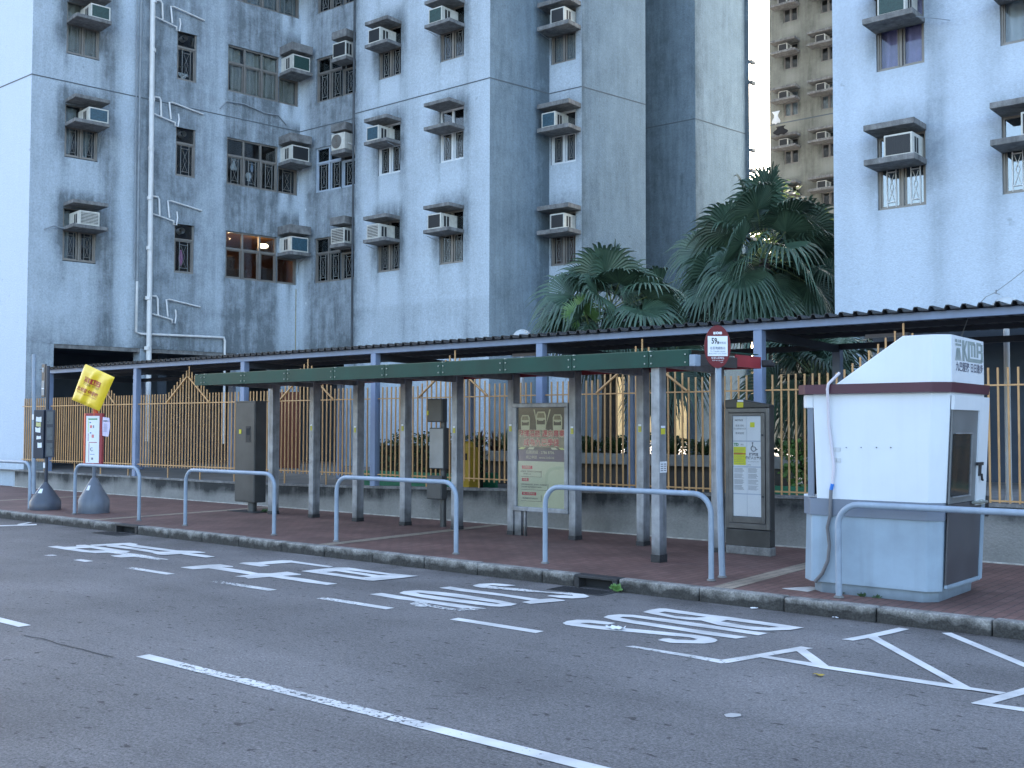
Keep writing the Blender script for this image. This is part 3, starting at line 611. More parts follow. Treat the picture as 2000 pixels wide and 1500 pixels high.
def brick(name,c1,c2,mort,bw=.2,bh=.1):
    m=bpy.data.materials.new(name); m.use_nodes=True; t=m.node_tree; b=t.nodes['Principled BSDF']; N=lambda k: t.nodes.new(k)
    co=N('ShaderNodeTexCoord'); sx=N('ShaderNodeSeparateXYZ'); cb=N('ShaderNodeCombineXYZ'); lnk(t,co.outputs['Object'],sx.inputs[0])
    lnk(t,sx.outputs[1],cb.inputs[0]); lnk(t,sx.outputs[0],cb.inputs[1])
    # gentle unevenness so courses are not ruled lines
    nn=N('ShaderNodeTexNoise'); nn.inputs['Scale'].default_value=1.5; lnk(t,cb.outputs[0],nn.inputs['Vector'])
    vm=N('ShaderNodeVectorMath'); vm.operation='MULTIPLY_ADD'; vm.inputs[1].default_value=(.05,.05,0); lnk(t,nn.outputs['Color'],vm.inputs[0]); lnk(t,cb.outputs[0],vm.inputs[2])
    br=N('ShaderNodeTexBrick'); br.inputs['Scale'].default_value=1; br.inputs['Brick Width'].default_value=bw; br.inputs['Row Height'].default_value=bh; br.inputs['Mortar Size'].default_value=.006; br.inputs['Mortar Smooth'].default_value=.3
    br.inputs['Color1'].default_value=(*c1,1); br.inputs['Color2'].default_value=(*c2,1); br.inputs['Mortar'].default_value=(*mort,1); br.inputs['Bias'].default_value=-.1
    lnk(t,vm.outputs[0],br.inputs['Vector'])
    n2=N('ShaderNodeTexNoise'); n2.inputs['Scale'].default_value=1.3; n2.inputs['Detail'].default_value=6; lnk(t,co.outputs['Object'],n2.inputs['Vector'])
    r=N('ShaderNodeMapRange'); r.inputs[1].default_value=.3; r.inputs[2].default_value=.7; r.inputs[3].default_value=.68; r.inputs[4].default_value=1.2; lnk(t,n2.outputs['Fac'],r.inputs[0])
    n3=N('ShaderNodeTexNoise'); n3.inputs['Scale'].default_value=60; n3.inputs['Detail'].default_value=4; lnk(t,co.outputs['Object'],n3.inputs['Vector'])
    r3=N('ShaderNodeMapRange'); r3.inputs[1].default_value=.3; r3.inputs[2].default_value=.7; r3.inputs[3].default_value=.82; r3.inputs[4].default_value=1.18; lnk(t,n3.outputs['Fac'],r3.inputs[0])
    mu=N('ShaderNodeMath'); mu.operation='MULTIPLY'; lnk(t,r.outputs[0],mu.inputs[0]); lnk(t,r3.outputs[0],mu.inputs[1])
    v=N('ShaderNodeVectorMath'); v.operation='SCALE'; lnk(t,br.outputs['Color'],v.inputs[0]); lnk(t,mu.outputs[0],v.inputs[3])
    lnk(t,v.outputs[0],b.inputs['Base Color']); b.inputs['Roughness'].default_value=.7
    bp=N('ShaderNodeBump'); bp.inputs['Strength'].default_value=.5; bp.inputs['Distance'].default_value=.006; bp.invert=True; lnk(t,br.outputs['Fac'],bp.inputs['Height']); lnk(t,bp.outputs[0],b.inputs['Normal'])
    return m
def sheet(name,x0,x1,y0,y1,z,m,holes=()):
    b=MB(); b.poly([(x0,y0,z),(x1,y0,z),(x1,y1,z),(x0,y1,z)]); return b.build(name,m)
M_asph=asphalt()
tag(sheet('ground',-400,400,-300,500,-.04,mat('far ground',(.12,.12,.11),.9)),kind='structure')
tag(sheet('road',-200,200,-30,9.52,0,M_asph),kind='structure')
M_brick=brick('red paving brick',(.130,.066,.056),(.168,.092,.078),(.050,.038,.035))
M_tan=brick('tan paving brick',(.30,.245,.19),(.25,.205,.16),(.11,.10,.085))
tag(sheet('pavement',-200,200,9.55,13.56,.13,M_brick),kind='structure')
b=MB()
for x in (-5.33,-11.3,-17.2,-23.1,.6):
    b.poly([(x-.11,9.56,.134),(x+.11,9.56,.134),(x-.12,13.49,.134),(x-.34,13.49,.134)])
tag(b.build('paving_band',M_tan),kind='structure')
tag(sheet('podium_floor',-200,60,13.6,120,.55,mat('podium paving',(.20,.19,.18),.85,var=.25,vscale=1.5,bump=.2)),kind='structure')
# kerb: separate stones with joints; two cast-iron drain inlets
M_kerb=mat('granite kerb',(.225,.22,.21),.85,var=.4,vscale=7,streak=0,bump=.8,bscale=30,fine=.35)
t=M_kerb.node_tree
bs=t.nodes['Principled BSDF']; src=bs.inputs['Base Color'].links[0].from_socket
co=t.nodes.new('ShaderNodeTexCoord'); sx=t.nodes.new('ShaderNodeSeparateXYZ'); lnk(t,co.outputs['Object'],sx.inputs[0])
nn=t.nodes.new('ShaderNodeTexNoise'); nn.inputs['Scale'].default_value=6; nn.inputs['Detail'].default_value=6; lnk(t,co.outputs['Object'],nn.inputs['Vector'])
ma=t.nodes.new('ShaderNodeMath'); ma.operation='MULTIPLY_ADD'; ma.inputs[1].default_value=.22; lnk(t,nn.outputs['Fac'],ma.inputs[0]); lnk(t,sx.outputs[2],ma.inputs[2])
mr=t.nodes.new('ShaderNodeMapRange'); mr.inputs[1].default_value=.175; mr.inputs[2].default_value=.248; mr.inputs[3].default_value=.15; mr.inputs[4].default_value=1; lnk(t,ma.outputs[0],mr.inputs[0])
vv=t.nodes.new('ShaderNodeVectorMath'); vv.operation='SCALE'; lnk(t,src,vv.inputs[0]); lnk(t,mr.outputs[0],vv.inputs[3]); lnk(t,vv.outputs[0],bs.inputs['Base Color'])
b=MB()
x=-60.0; inl=[(G(220,1036).x,G(254,1040).x),(-7.02,-6.45)]
inl=[(-16.30,-15.62),(-7.02,-6.45)]
ends=[]
for a,e in ((-60,inl[0][0]),(inl[0][1],inl[1][0]),(inl[1][1],14)):
    x=a
    while x<e-.05:
        L=.9+random.uniform(-.05,.08); x1=min(x+L,e)
        if e-x1<.3: x1=e
        dy=random.uniform(-.006,.006); dz=random.uniform(-.004,.004)
        b.wbox(x+.004,x1-.004,9.41+dy,9.56,-.03,.137+dz); x=x1
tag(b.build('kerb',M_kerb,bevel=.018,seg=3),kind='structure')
M_iron=mat('cast iron',(.035,.036,.04),.6,metal=.3,var=.3,vscale=12,bump=.4)
for a,e in inl:
    dr=thing('drain_inlet','black cast iron kerb drain between granite kerb stones, '+('near the grey cone bus stop sign' if a<-10 else 'below the STOP lettering nearer the kiosk'),'drain',((a+e)/2,9.45,0))
    b=MB(); b.wbox(a+.01,e-.01,9.40,9.56,.105,.135); b.wbox(a+.01,a+.07,9.40,9.56,-.02,.105); b.wbox(e-.07,e-.01,9.40,9.56,-.02,.105)
    b.wbox(a+.07,e-.07,9.53,9.56,-.02,.105,1); b.build('inlet_frame',[M_iron,M_dark],dr,bevel=.006)
    b=MB(); xg=a-.08; b.wbox(xg-.02,e+.02,9.06,9.37,-.01,.004,1)
    for k in range(14): b.wbox(xg+k*.045,xg+.022+k*.045,9.08,9.35,.004,.010)
    b.build('gutter_grate',[M_iron,M_dark],dr)
# road marks: each run of paint is one sheet a few mm up
M_rp=roadpaint(); pz=[.004]
ZR={1:(80,1050,10.),2:(260,1050,10.),3:(340,1080,7.692),4:(560,1080,7.143),5:(700,1130,7.692),6:(900,1130,7.143),7:(1080,1180,7.692),8:(1320,1180,7.143),'a':(1200,1240,5.),'b':(1600,1210,5.)}
def rp(b,at,spec,wear=0.):
    """spec: zoom id followed by coordinate pairs; ids may change on the way"""
    pts=[]; z=None
    for s in spec:
        if isinstance(s,tuple):
            x0,y0,k=ZR[z]; pts.append(G(x0+s[0]/k,y0+s[1]/k))
        else: z=s
    pz[0]+=.0004
    from mathutils.geometry import tessellate_polygon
    P=[Vector((p.x,p.y,0)) for p in pts]
    tri=tessellate_polygon([P]); b.add([(p.x,p.y,pz[0]) for p in P],[tuple(t_) for t_ in tri]); at+=[wear]*len(P)
def marks(name,label,specs,wears=None):
    b=MB(); at=[]; pz[0]=.004
    for i,s in enumerate(specs): rp(b,at,s,(wears[i]+.08) if wears else .24)
    o=b.build(name,M_rp,attr=at); return tag(o,label,'road marking')
marks('road_lettering','single white Chinese character painted on the road, leftmost of the lane lettering',[
 [1,(125,182),(320,166),(640,212),(960,262),(1075,310),(840,290),(480,240)],
 [1,(430,186),(690,178),(690,152),(870,145),(960,175),(960,205),(850,208),(650,216),(500,224)],
 [1,(870,147),(1290,205),(1560,250),(1750,270),(1700,290),(1300,262),(960,205)],
 [1,(950,262),(1290,255),(1700,290),(1560,330),(1290,300),(1075,310),(840,290)],
 [1,(1300,262),(1550,285),(2000,345),2,(450,395),(700,432),(660,442),(440,425),(540,445),(500,450),(240,410),(0,380),1,(1550,332)],
 [1,(1355,362),(1640,335),(1850,345),(1840,382),(1570,398),(1450,385)],
 [1,(950,150),(1600,115),(1730,110),(1900,135),(1850,150),(1610,152),(1130,172),(1000,166)],
 [1,(1600,118),(1740,110),2,(50,150),(880,262),(1000,270),(760,285),(0,190),1,(1600,152)],
 [1,(1280,160),(1480,155),(1800,205),2,(200,232),(520,285),(400,312),(0,245),1,(1280,180)],
 [2,(385,315),(520,285),(780,283),(880,262),(1200,270),(1420,298),(1380,308),(1130,315),(920,330),(620,352),(480,340)],
 [2,(900,322),(1130,318),(1380,345),(1600,385),(1420,402),(1000,345)]],[.15,.1,.1,.1,.45]+[.12]*6)
marks('road_lettering','pair of white Chinese characters painted side by side left of the word STOP',[
 [3,(90,220),(520,182),(690,175),(890,205),(880,215),(690,215),(500,235),(280,250)],
 [3,(500,232),(690,212),(1000,260),(1280,312),(1150,330),(800,280)],
 [3,(915,358),(1150,328),(1280,310),(1440,312),(1700,288),(1915,325),(1890,338),(1600,350),(1420,365),(1110,392),(1070,372)],
 [3,(1420,362),(1600,346),(2000,398),4,(500,408),(710,435),(560,452),(100,395),3,(1980,445)],
 [3,(970,162),(1050,147),(1250,145),(1620,115),(1780,118),(1740,153),(1350,180),(1445,198),(1300,212),(1150,190)],
 [3,(1700,116),4,(90,117),(650,195),(590,210),(60,140),3,(1720,155)],
 [4,(200,260),(700,208),(860,212),(820,250),(680,262),(550,275),(480,302)],
 [4,(480,302),(550,275),(1060,348),(1200,398),(1080,385)],
 [4,(680,262),(820,250),(1300,320),(1200,340),(740,268)],
 [4,(820,250),(860,212),(1440,295),(1500,300),(1440,318),(910,255)],
 [4,(1060,348),(1200,338),(1300,320),(1440,318),(1500,298),(1840,330),(1600,358),(1200,398)]])
marks('road_lettering','white word STOP painted on the road beside the nearer kerb drain',[
 [5,(170,240),(350,222),(1000,325),(1560,400),(1930,458),(1560,450),(1060,377),(870,347),(600,315)],
 [5,(870,345),(1060,373),(1020,387),(1050,420),(1000,432),(850,422),(770,380)],
 [5,(1020,388),(1480,462),(1560,450),(1930,458),(1700,487),(1550,493),(1280,468),(1040,425)],
 [5,(612,225),(680,198),(900,182),(1200,205),(1538,243),6,(560,315),(785,362),(560,355),(0,275),5,(930,220),(860,218)],
 [5,(612,225),(860,218),(930,240),(1538,322),6,(500,362),(560,355),(785,362),(700,387),(560,400),(430,395),(0,345),5,(1000,300),(680,245)],
 [5,(1210,147),(1380,128),6,(0,143),(560,218),(1100,295),(980,315),(560,250),(0,185)],
 [6,(850,337),(980,315),(1100,296),(1280,285),(1460,312),(1440,320),(970,362)],
 [6,(165,103),(260,82),(450,74),(600,84),(770,103),(620,118),(440,100),(370,104),(300,138),(200,120)],
 [6,(300,115),(370,104),(600,133),(850,150),(1170,190),(1560,208),(1540,240),(1280,213),(900,190),(300,138)],
 [6,(1500,205),(1720,228),(1795,258),(1740,278),(1560,288),(1380,280),(1205,255),(1240,243),(1420,243),(1570,250)]],[.12,.55,.7,.12,.12,.1,.1,.15,.45,.15])
marks('road_lettering','white word BUS painted large on the road, nearest of the lane lettering',[
 [7,(145,290),(210,260),(360,240),(550,242),(750,262),(940,290),(820,315),(560,288),(440,288),(410,296),(300,330),(190,315)],
 [7,(300,300),(410,296),(560,320),(860,350),(1200,378),(1846,440),8,(280,438),(300,495),(200,470),(0,452),7,(1846,490),(1200,428),(800,395),(260,328)],
 [8,(260,435),(480,470),(560,495),(585,512),(540,540),(400,558),(0,550),7,(1760,588),(1575,548),(1650,525),(1750,522),8,(0,502),(250,512),(305,495)],
 [7,(758,205),(830,175),(1000,160),(1200,168),8,(0,231),(620,320),(1280,413),(1150,443),(620,365),(0,280),7,(1200,205),(1050,200),(1000,212)],
 [7,(758,205),(1000,210),(1200,250),8,(0,322),(620,412),(1000,468),(840,490),(400,432),(0,368),7,(1200,300),(900,247)],
 [7,(1350,128),(1450,95),(1600,72),(1700,75),8,(0,90),(460,155),(760,190),(1500,295),(1790,338),(1450,330),(720,230),(430,188),(0,133),7,(1680,120),(1590,135)],
 [7,(1350,128),(1590,135),8,(0,177),(280,198),(430,188),(500,190),(350,238),(200,230),(0,208),7,(1500,160)],
 [8,(430,188),(720,230),(625,250),(500,275),(350,238)],
 [8,(350,238),(625,250),(1000,318),(1300,340),(1450,330),(1790,338),(1600,370),(1300,380),(1100,375),(600,305)]],[.1]*9)
marks('road_marking','white zigzag edge line bending into a small triangle at the right end of the bus bay',[
 ['a',(100,116),(190,112),(1050,248),(1110,280),(1040,284),(740,225)],
 ['a',(1050,248),(1420,190),(1820,118),(1940,135),(1860,150),(1480,215),(1110,280)],
 ['a',(1420,224),(1500,213),(2000,288),'b',(100,462),(1310,640),(1480,672),(1480,697),(1340,682),(0,478),'a',(2000,325)],
 ['a',(1780,165),(1870,148),'b',(0,390),(95,464),(0,476),'a',(1950,292)],
 ['b',(220,200),(500,148),(780,85),(880,100),(720,140),(570,172),(330,213)],
 ['b',(480,188),(570,172),(620,205),(1400,630),(1480,672),(1480,697),(1340,682),(1310,640),(530,210)],
 ['b',(1480,672),(1830,722),(1760,740),(1480,697)]],[.42,.25,.15,.1,.1,.05,.15])
marks('road_marking','white slanting stripe beside the kerb at the right edge of the bus bay',[
 ['b',(1195,135),(1290,133),(2000,425),(2700,715),(2700,760),(2000,470)]],[.08])
marks('road_marking','white sharp corner mark at the far right edge of the road',[
 ['b',(1480,820),(1830,722),(2000,672),(2300,585),(2400,610),(2000,738),(1690,825),(2000,868),(2600,950),(2600,1000),(2000,905),(1500,827)]],[.15])
def line(name,label,x0,x1,y0,y1,wear=.2,n=30,z=.005,grp=None):
    b=MB(); at=[]
    for i in range(n+1):
        x=x0+(x1-x0)*i/n; b.v+=[Vector((x,y0,z)),Vector((x,y1,z))]; wv=wear(i/n) if callable(wear) else wear; at+=[wv,wv]
    for i in range(n): b.f.append([2*i,2*i+2,2*i+3,2*i+1]); b.m.append(0); b.sm.append(False)
    return tag(b.build(name,M_rp,attr=at),label,'road marking',grp)
for (pa,pb,y1,y2,wr,lab) in [((888,1209),(1057,1235),7.07,7.18,.2,'worn white dash of the bus bay edge below the word STOP'),((622,1169),(760,1190),7.07,7.18,.62,'faded white dash of the bus bay edge left of the word STOP'),
   ((402,1138),(530,1154),7.07,7.18,.8,'nearly worn away white dash below the two Chinese characters'),((236,1111),(327,1123),7.07,7.18,.62,'half worn white dash below the leftmost character'),
   ((136,1095),(168,1098),7.07,7.18,.45,'short remnant of a white dash left of the leftmost character'),((86,1085),(96,1087),7.07,7.18,.6,'tiniest white paint remnant far left on the road')]:
    xa_=G(*pa).x; xb_=G(*pb).x
    line('bay_dash',lab,xa_,xb_,y1,y2,lambda t,w_=wr: w_*(1.25-.9*t),20,.005,'dashes along the bus bay')
line('lane_line','long worn white lane dash across the foreground road',-7.33,-1.4,4.42,4.53,lambda t: .02 if t<.07 else (.62 if t<.5 else .32),60,.005,'lane dashes')
line('lane_line','white lane dash cut off by the left edge of the photo',-15.2,-9.16,4.42,4.53,.1,30,.005,'lane dashes')
marks('road_marking','small white mark beside the kerb at the far left',[[1,(-900,-232),(-500,-245),(-90,-262),(-80,-240),(-500,-225),(-900,-215)],[1,(-480,-240),(-440,-262),(-250,-295),(-170,-295),(-330,-255)]],[.2,.2])
# ================================================================ low wall and yellow fence
def stw(s,z): return min(1.2,.12+.85*sstep(.30,.52,z+.16*fnz(s*1.5,z*3))+.3*fnz(s*.9,z*2.2)+.15*fnz(s*4,z*4))
def ztop(x): return .57+.25*sstep(-20,-4,x)
LW=thing('low_wall','low weathered concrete wall with a dark stained top under the yellow fence','wall',(-15,13.6,.13))
b=MB(); at=[]
X0,X1=-28.36,12.; n=260; k=6
for i in range(n+1):
    x=X0+(X1-X0)*i/n; zt=ztop(x)
    for j in range(k+1):
        z=.05+(zt-.05)*j/k; b.v.append(Vector((x,13.5+.006*fnz(x*2,z*2),z))); at.append(stw(x,z+.62-zt))
    b.v.append(Vector((x,13.72,zt+.004))); at.append(.7)
kk=k+2
for i in range(n):
    for j in range(k+1): b.f.append([i*kk+j,(i+1)*kk+j,(i+1)*kk+j+1,i*kk+j+1]); b.m.append(0); b.sm.append(False)
b.build('wall_face',M_wallW,LW,attr=at)
b=MB(); b.v=[]
for i in range(0,n,1):
    pass
pts=[(X0+(X1-X0)*i/40) for i in range(41)]
for i in range(40):
    x,y=pts[i],pts[i+1]; b.prism([(x,13.485,ztop(x)-.035),(y,13.485,ztop(y)-.035),(y,13.485,ztop(y)+.006),(x,13.485,ztop(x)+.006)],(0,.25,0))
b.build('wall_cap',M_conc,LW)
b=MB(); b.wbox(X0,X1,13.44,13.5,.12,.142); b.build('mortar_fillet',mat('pale mortar',(.4,.39,.36),.9,var=.4,vscale=9,bump=.5),LW)
M_yel=mat('orange yellow fence paint',(.52,.30,.13),.5,var=.16,vscale=5,streak=.3,streakcol=(.22,.12,.07))
posts=[-26.78,-22.70,-18.62,-14.68,-10.80,-6.97,-3.1,.8,4.7,8.6]
peaks=[-24.40,-20.63,-16.62,-12.73,-8.90,-5.01,-1.1,2.8,6.7]
Fe=thing('metal_fence','orange yellow bar fence whose bars rise to a peak in every bay','fence',(-15,13.6,.6))
edges=[-28.2]+posts
for i in range(len(edges)-1):
    a=edges[i]+(.09 if i else 0); e=edges[i+1]-.09
    b=MB(); n=max(2,round((e-a)/.1125)); pk=[p for p in peaks if a<p<e]
    for j in range(n+1):
        x=a+(e-a)*(j+.0)/n+random.uniform(-.004,.004)
        if j in (0,n): continue
        z1=2.435
        if pk:
            d=abs(x-pk[0]); z1=2.435+max(0,(.80-d)/.80)*.56
            if d<.06: z1=3.03
        dx=random.uniform(-.008,.008)
        b.tube([(x,13.6,.80 if j%11 else ztop(x)),(x+dx,13.6,z1)],.0145,6)
    b.box(WF,a,e,2.215,2.235,13.585,13.615); b.box(WF,a,e,.84,.86,13.585,13.615)
    if pk:
        p=pk[0]
        b.tube([(max(a,p-.80),13.575,2.24),(p-.02,13.575,2.80)],.02,4); b.tube([(p+.80,13.575,2.24),(p+.02,13.575,2.80)],.02,4)
    b.build('fence_panel',M_yel,Fe)
# ================================================================ covered walkway
M_blue=mat('blue grey steel paint',(.19,.25,.38),.45,var=.12,vscale=2.5,streak=.25,streakcol=(.12,.14,.2))
M_roof=mat('corrugated sheet',(.028,.03,.034),.5,metal=.3,var=.3,vscale=3)
M_under=mat('shade darkened steel',(.045,.055,.075),.6,var=.2)  # shade under the roof painted into the steel as a dark colour
Wk=thing('covered_walkway','long blue grey steel walkway canopy with a dark corrugated roof behind the fence','canopy',(-12,14.9,.55))
for x in posts:
    b=MB(); b.wbox(x-.065,x+.065,13.54,13.67,.50,3.05); b.build('post',M_blue,Wk,bevel=.008)
    b=MB(); b.wbox(x-.065,x+.065,16.14,16.27,.55,2.93); b.build('post',M_blue,Wk,bevel=.008)
    b=MB(); b.prism([(x-.05,13.67,2.93),(x-.05,13.67,3.05),(x-.05,16.14,3.0),(x-.05,16.14,2.89)],(.1,0,0)); b.build('cross_beam',M_under,Wk)
XE=12.
b=MB(); b.wbox(-26.96,XE,13.55,13.65,3.052,3.152); b.build('front_beam',M_blue,Wk,bevel=.006)
b=MB(); b.wbox(-26.96,XE,16.16,16.26,2.93,3.02); b.build('back_beam',M_under,Wk,bevel=.006)
b=MB()
for y in (14.5,15.4):
    b.wbox(-26.9,XE,y,y+.06,3.055,3.12)
b.build('purlin',M_under,Wk)
b=MB(); pr=[]; x=-27.0; p_=.192
while x<XE:
    pr+=[(x,0),(x+.105,0),(x+.125,.045),(x+.172,.045)]; x+=p_
n=len(pr); P=[]
for y,z in ((13.44,3.165),(16.55,3.155)):
    P+=[(x,y,z+h) for x,h in pr]
b.add(P,[(i,i+1,n+i+1,n+i) for i in range(n-1)])
o=b.build('roof_sheet',M_roof,Wk); md=o.modifiers.new('t','SOLIDIFY'); md.thickness=.012
b=MB()
for (x,dz) in ((-12.5,0),(-6.0,0)):
    b.wbox(x,x+.6,14.9,15.0,2.98,3.03)
b.build('strip_light',M_white,Wk)
# globe lamps behind the walkway
M_globe=mat('milky lamp globe',(.62,.66,.68),.25,var=.05,trans=.3)
for (px,py,Y,r_,lab) in ((1965,607,16.8,.225,'milky globe lamp on a white post near the right tower'),(1020,662,18.6,.235,'milky globe lamp showing above the walkway roof near the middle of the photo'),(528,705,18.2,.25,'dirty grey globe lamp showing above the walkway roof at the left')):
    p=V(px,py,Y); L=thing('globe_lamp',lab,'lamp',(p.x,p.y,.55))
    b=MB(); b.lathe((p.x,p.y,p.z-.02),[(r_*math.sin(t*math.pi/14),-r_*math.cos(t*math.pi/14)) for t in range(1,14)],28); b.build('globe',M_globe if px!=528 else mat('dirty lamp globe',(.16,.2,.2),.3),L)
    b=MB(); b.lathe((p.x,p.y,0),[(.06,.55),(.055,.7),(.045,.75),(.042,p.z-r_-.05),(.07,p.z-r_+.0),(.08,p.z-r_+.03)],14); b.build('pole',M_pipe,L)
b=MB()   # bare antenna wire over the walkway
pp=[V(1878,656,14.2),V(1893,615,14.2),V(1925,580,14.),V(1942,572,14.),V(1975,548,14.),V(2010,520,14.)]
b.tube(pp,.006,4); b.tube([V(1945,574,14.),V(1946,566,14.)],.012,4); b.tube([V(1942,572,14.),V(1953,575,14.)],.008,4)
tag(b.build('loose_wire',M_pipeg),'thin grey wire rising from behind the kiosk over the walkway roof','wire')
# long hairline crack in the road and an oil mark
b=MB(); rc=random.Random(2); pts=[G(46+16*k,1240+4.1*k+rc.uniform(-1.5,1.5)) for k in range(12)]
for p_,q_ in zip(pts,pts[1:]):
    b.add([p_+Vector((0,-.006,.004)),q_+Vector((0,-.006,.004)),q_+Vector((0,.008,.004)),p_+Vector((0,.008,.004))],[(0,1,2,3)])
tag(b.build('road_crack',mat('crack tar',(.035,.036,.04),.8)),kind='structure')
# ================================================================ guard rails
M_rail=mat('pale blue rail paint',(.235,.295,.375),.42,var=.12,vscale=6,streak=.2,streakcol=(.12,.12,.12))
M_stickw=mat('paper white',(.70,.72,.76),.6,var=.05)
M_stickg=mat('sticker yellow',(.55,.50,.04),.6)
M_ink=mat('printed black',(.02,.02,.025),.6)
M_inkg=mat('printed grey',(.16,.17,.20),.6)
def rail(x0,x1,lab,zt=1.05,y=9.95,h=None):
    t=thing('guard_rail',lab,'guard rail',((x0+x1)/2,y,.13),'guard rails along the kerb')
    r=.2; P=[(x0,y,.13)]
    P+=[(x0,y,zt-r-.03)]+[(x0+r-r*math.cos(a),y,zt-.03-r+r*math.sin(a)) for a in [math.pi/2*k/6 for k in range(1,7)]]
    P+=[(x1-r+r*math.sin(a),y,zt-.03-r+r*math.cos(a)) for a in [math.pi/2*k/6 for k in range(0,7)]]+[(x1,y,.13)]
    b=MB(); b.tube(P,.0295,14); b.build('rail_tube',M_rail,t)
    for x in (x0,x1): b=MB(); b.lathe((x,y,.134),[(.048,0),(.045,.012),(.034,.02)],14); b.build('base_collar',M_conc,t)
rail(-25.6,-23.0,'guard rail cut off by the left edge, in front of the tall thin grey pole',1.06,11.25) if False else None
rail(-22.6,-20.29,'guard rail cut off by the left edge, beside the dark cone base sign')
rail(-18.60,-16.48,'guard rail in front of the cone base sign with the yellow bag')
rail(-15.13,-12.87,'guard rail in front of the tall steel cabinet')
rail(-11.50,-9.25,'guard rail in the middle, in front of the grey meter boxes')
rail(-7.84,-5.66,'guard rail ending beside the round headed bus stop pole')
rail(-4.20,-1.9,'guard rail in front of the white kiosk',1.03,9.74)
# ================================================================ bus shelter
M_steel=mat('brushed steel',(.27,.285,.31),.40,metal=.35,var=.3,vscale=5,streak=.5,streakcol=(.05,.05,.05),grime=(.13,.42,.85))
M_green=mat('dark green beam paint',(.006,.045,.033),.5,var=.25,vscale=2,streak=.2,streakcol=(.02,.03,.03),spec=.3)
M_red=mat('red beam paint',(.28,.035,.045),.4,var=.2,vscale=2)
M_brown=mat('dark roof lining',(.035,.03,.03),.6)
M_bolt=mat('bolt zinc',(.30,.34,.33),.4,metal=.6)
Sh=thing('bus_shelter','open steel bus shelter with a long dark green front beam and square columns','bus shelter',(-11.5,11.8,.13))
cx=[-16.06+1.135*i for i in range(9)]
def sticker(par,x,y,z,lab=None):
    b=MB(); b.wbox(x,x+.045,y-.004,y-.001,z,z+.075,0); b.wbox(x,x+.045,y-.0045,y-.001,z+.08,z+.105,1)
    for k in range(3): b.wbox(x+.008,x+.036,y-.006,y-.004,z+.015+k*.02,z+.022+k*.02,2)
    return b.build('sticker',[M_stickg,M_stickw,M_inkg],par)
for i,x in enumerate(cx):
    b=MB(); b.wbox(x,x+.115,12.27,12.43,.13,2.50); c=b.build('column',M_steel,Sh,bevel=.01)
    b=MB(); b.wbox(x-.003,x+.118,12.266,12.434,.131,.19); b.build('base_plate',M_iron,c)
    if i in (1,2,3,4,5,6,7): sticker(c,x+.04,12.268,1.62+.03*(i%2))
    b=MB(); b.prism([(x+.02,10.93,2.43),(x+.02,12.45,2.40),(x+.02,12.45,2.52),(x+.02,10.93,2.55)],(.075,0,0)); b.build('roof_arm',M_steel,Sh)
x=cx[8]; b=MB(); b.wbox(x+.0,x+.115,10.87,11.03,.13,2.44); c=b.build('column',M_steel,Sh,bevel=.01)
b=MB(); b.wbox(x-.003,x+.118,10.866,11.034,.131,.22); b.build('base_plate',M_iron,c)
b=MB(); b.wbox(x+.119,x+.1215,10.9,10.99,1.63,1.70,0); b.wbox(x+.119,x+.1215,10.9,10.99,1.705,1.73,1); b.build('sticker',[M_stickg,M_stickw],c)
b=MB(); b.wbox(x+.119,x+.1215,10.875,11.025,1.18,1.31,0)
for k in range(4):
    for j in range(2): b.wbox(x+.1212,x+.1228,10.89+j*.07,10.94+j*.07,1.20+k*.025,1.21+k*.025,1)
b.build('notice',[M_stickw,M_inkg],c)
jx=[-16.20]+[-15.95+1.1225*i for i in range(9)]+[-6.42]
for i in range(len(jx)-1):
    b=MB(); b.wbox(jx[i]+.004,jx[i+1]-.004,10.80,10.86,2.415,2.60)
    for xx in ([jx[i]+.045] if i else [])+[jx[i+1]-.045]:
        for z in (2.46,2.55): b.prism([(xx+.009*math.cos(a*math.pi/4),10.787,z+.009*math.sin(a*math.pi/4)) for a in range(8)],(0,.016,0),1)
    b.wbox(jx[i]+.004,jx[i]+.03,10.81,10.85,2.60,2.612,1)
    b.build('front_beam',[M_green,M_bolt],Sh)
b=MB(); b.wbox(-6.42,-6.34,10.80,10.93,2.41,2.545); b.build('beam_end_cap',M_rail,Sh,bevel=.01)
b=MB(); b.wbox(-16.2,-6.40,12.44,12.48,2.455,2.59); b.build('back_beam',M_red,Sh)
b=MB(); b.wbox(-6.40,-6.37,10.93,11.85,2.43,2.56,1); b.wbox(-6.405,-6.375,11.85,12.48,2.455,2.60,0); b.build('end_beam',[M_red,M_brown],Sh)
b=MB()
b.add([(-16.15,10.86,2.615),(-6.42,10.86,2.615),(-6.42,12.5,2.64),(-16.15,12.5,2.64)],[(0,1,2,3)])
o=b.build('roof_sheet',mat('dark green roof sheet',(.02,.07,.055),.3,var=.3,vscale=3),Sh); md=o.modifiers.new('t','SOLIDIFY'); md.thickness=.012
b=MB(); b.tube([(-6.2,12.49,2.50),(-6.36,12.49,2.50)],.03,6); b.wbox(-6.36,-6.22,12.46,12.5,2.50,2.56); b.build('beam_stub',M_iron,Sh)
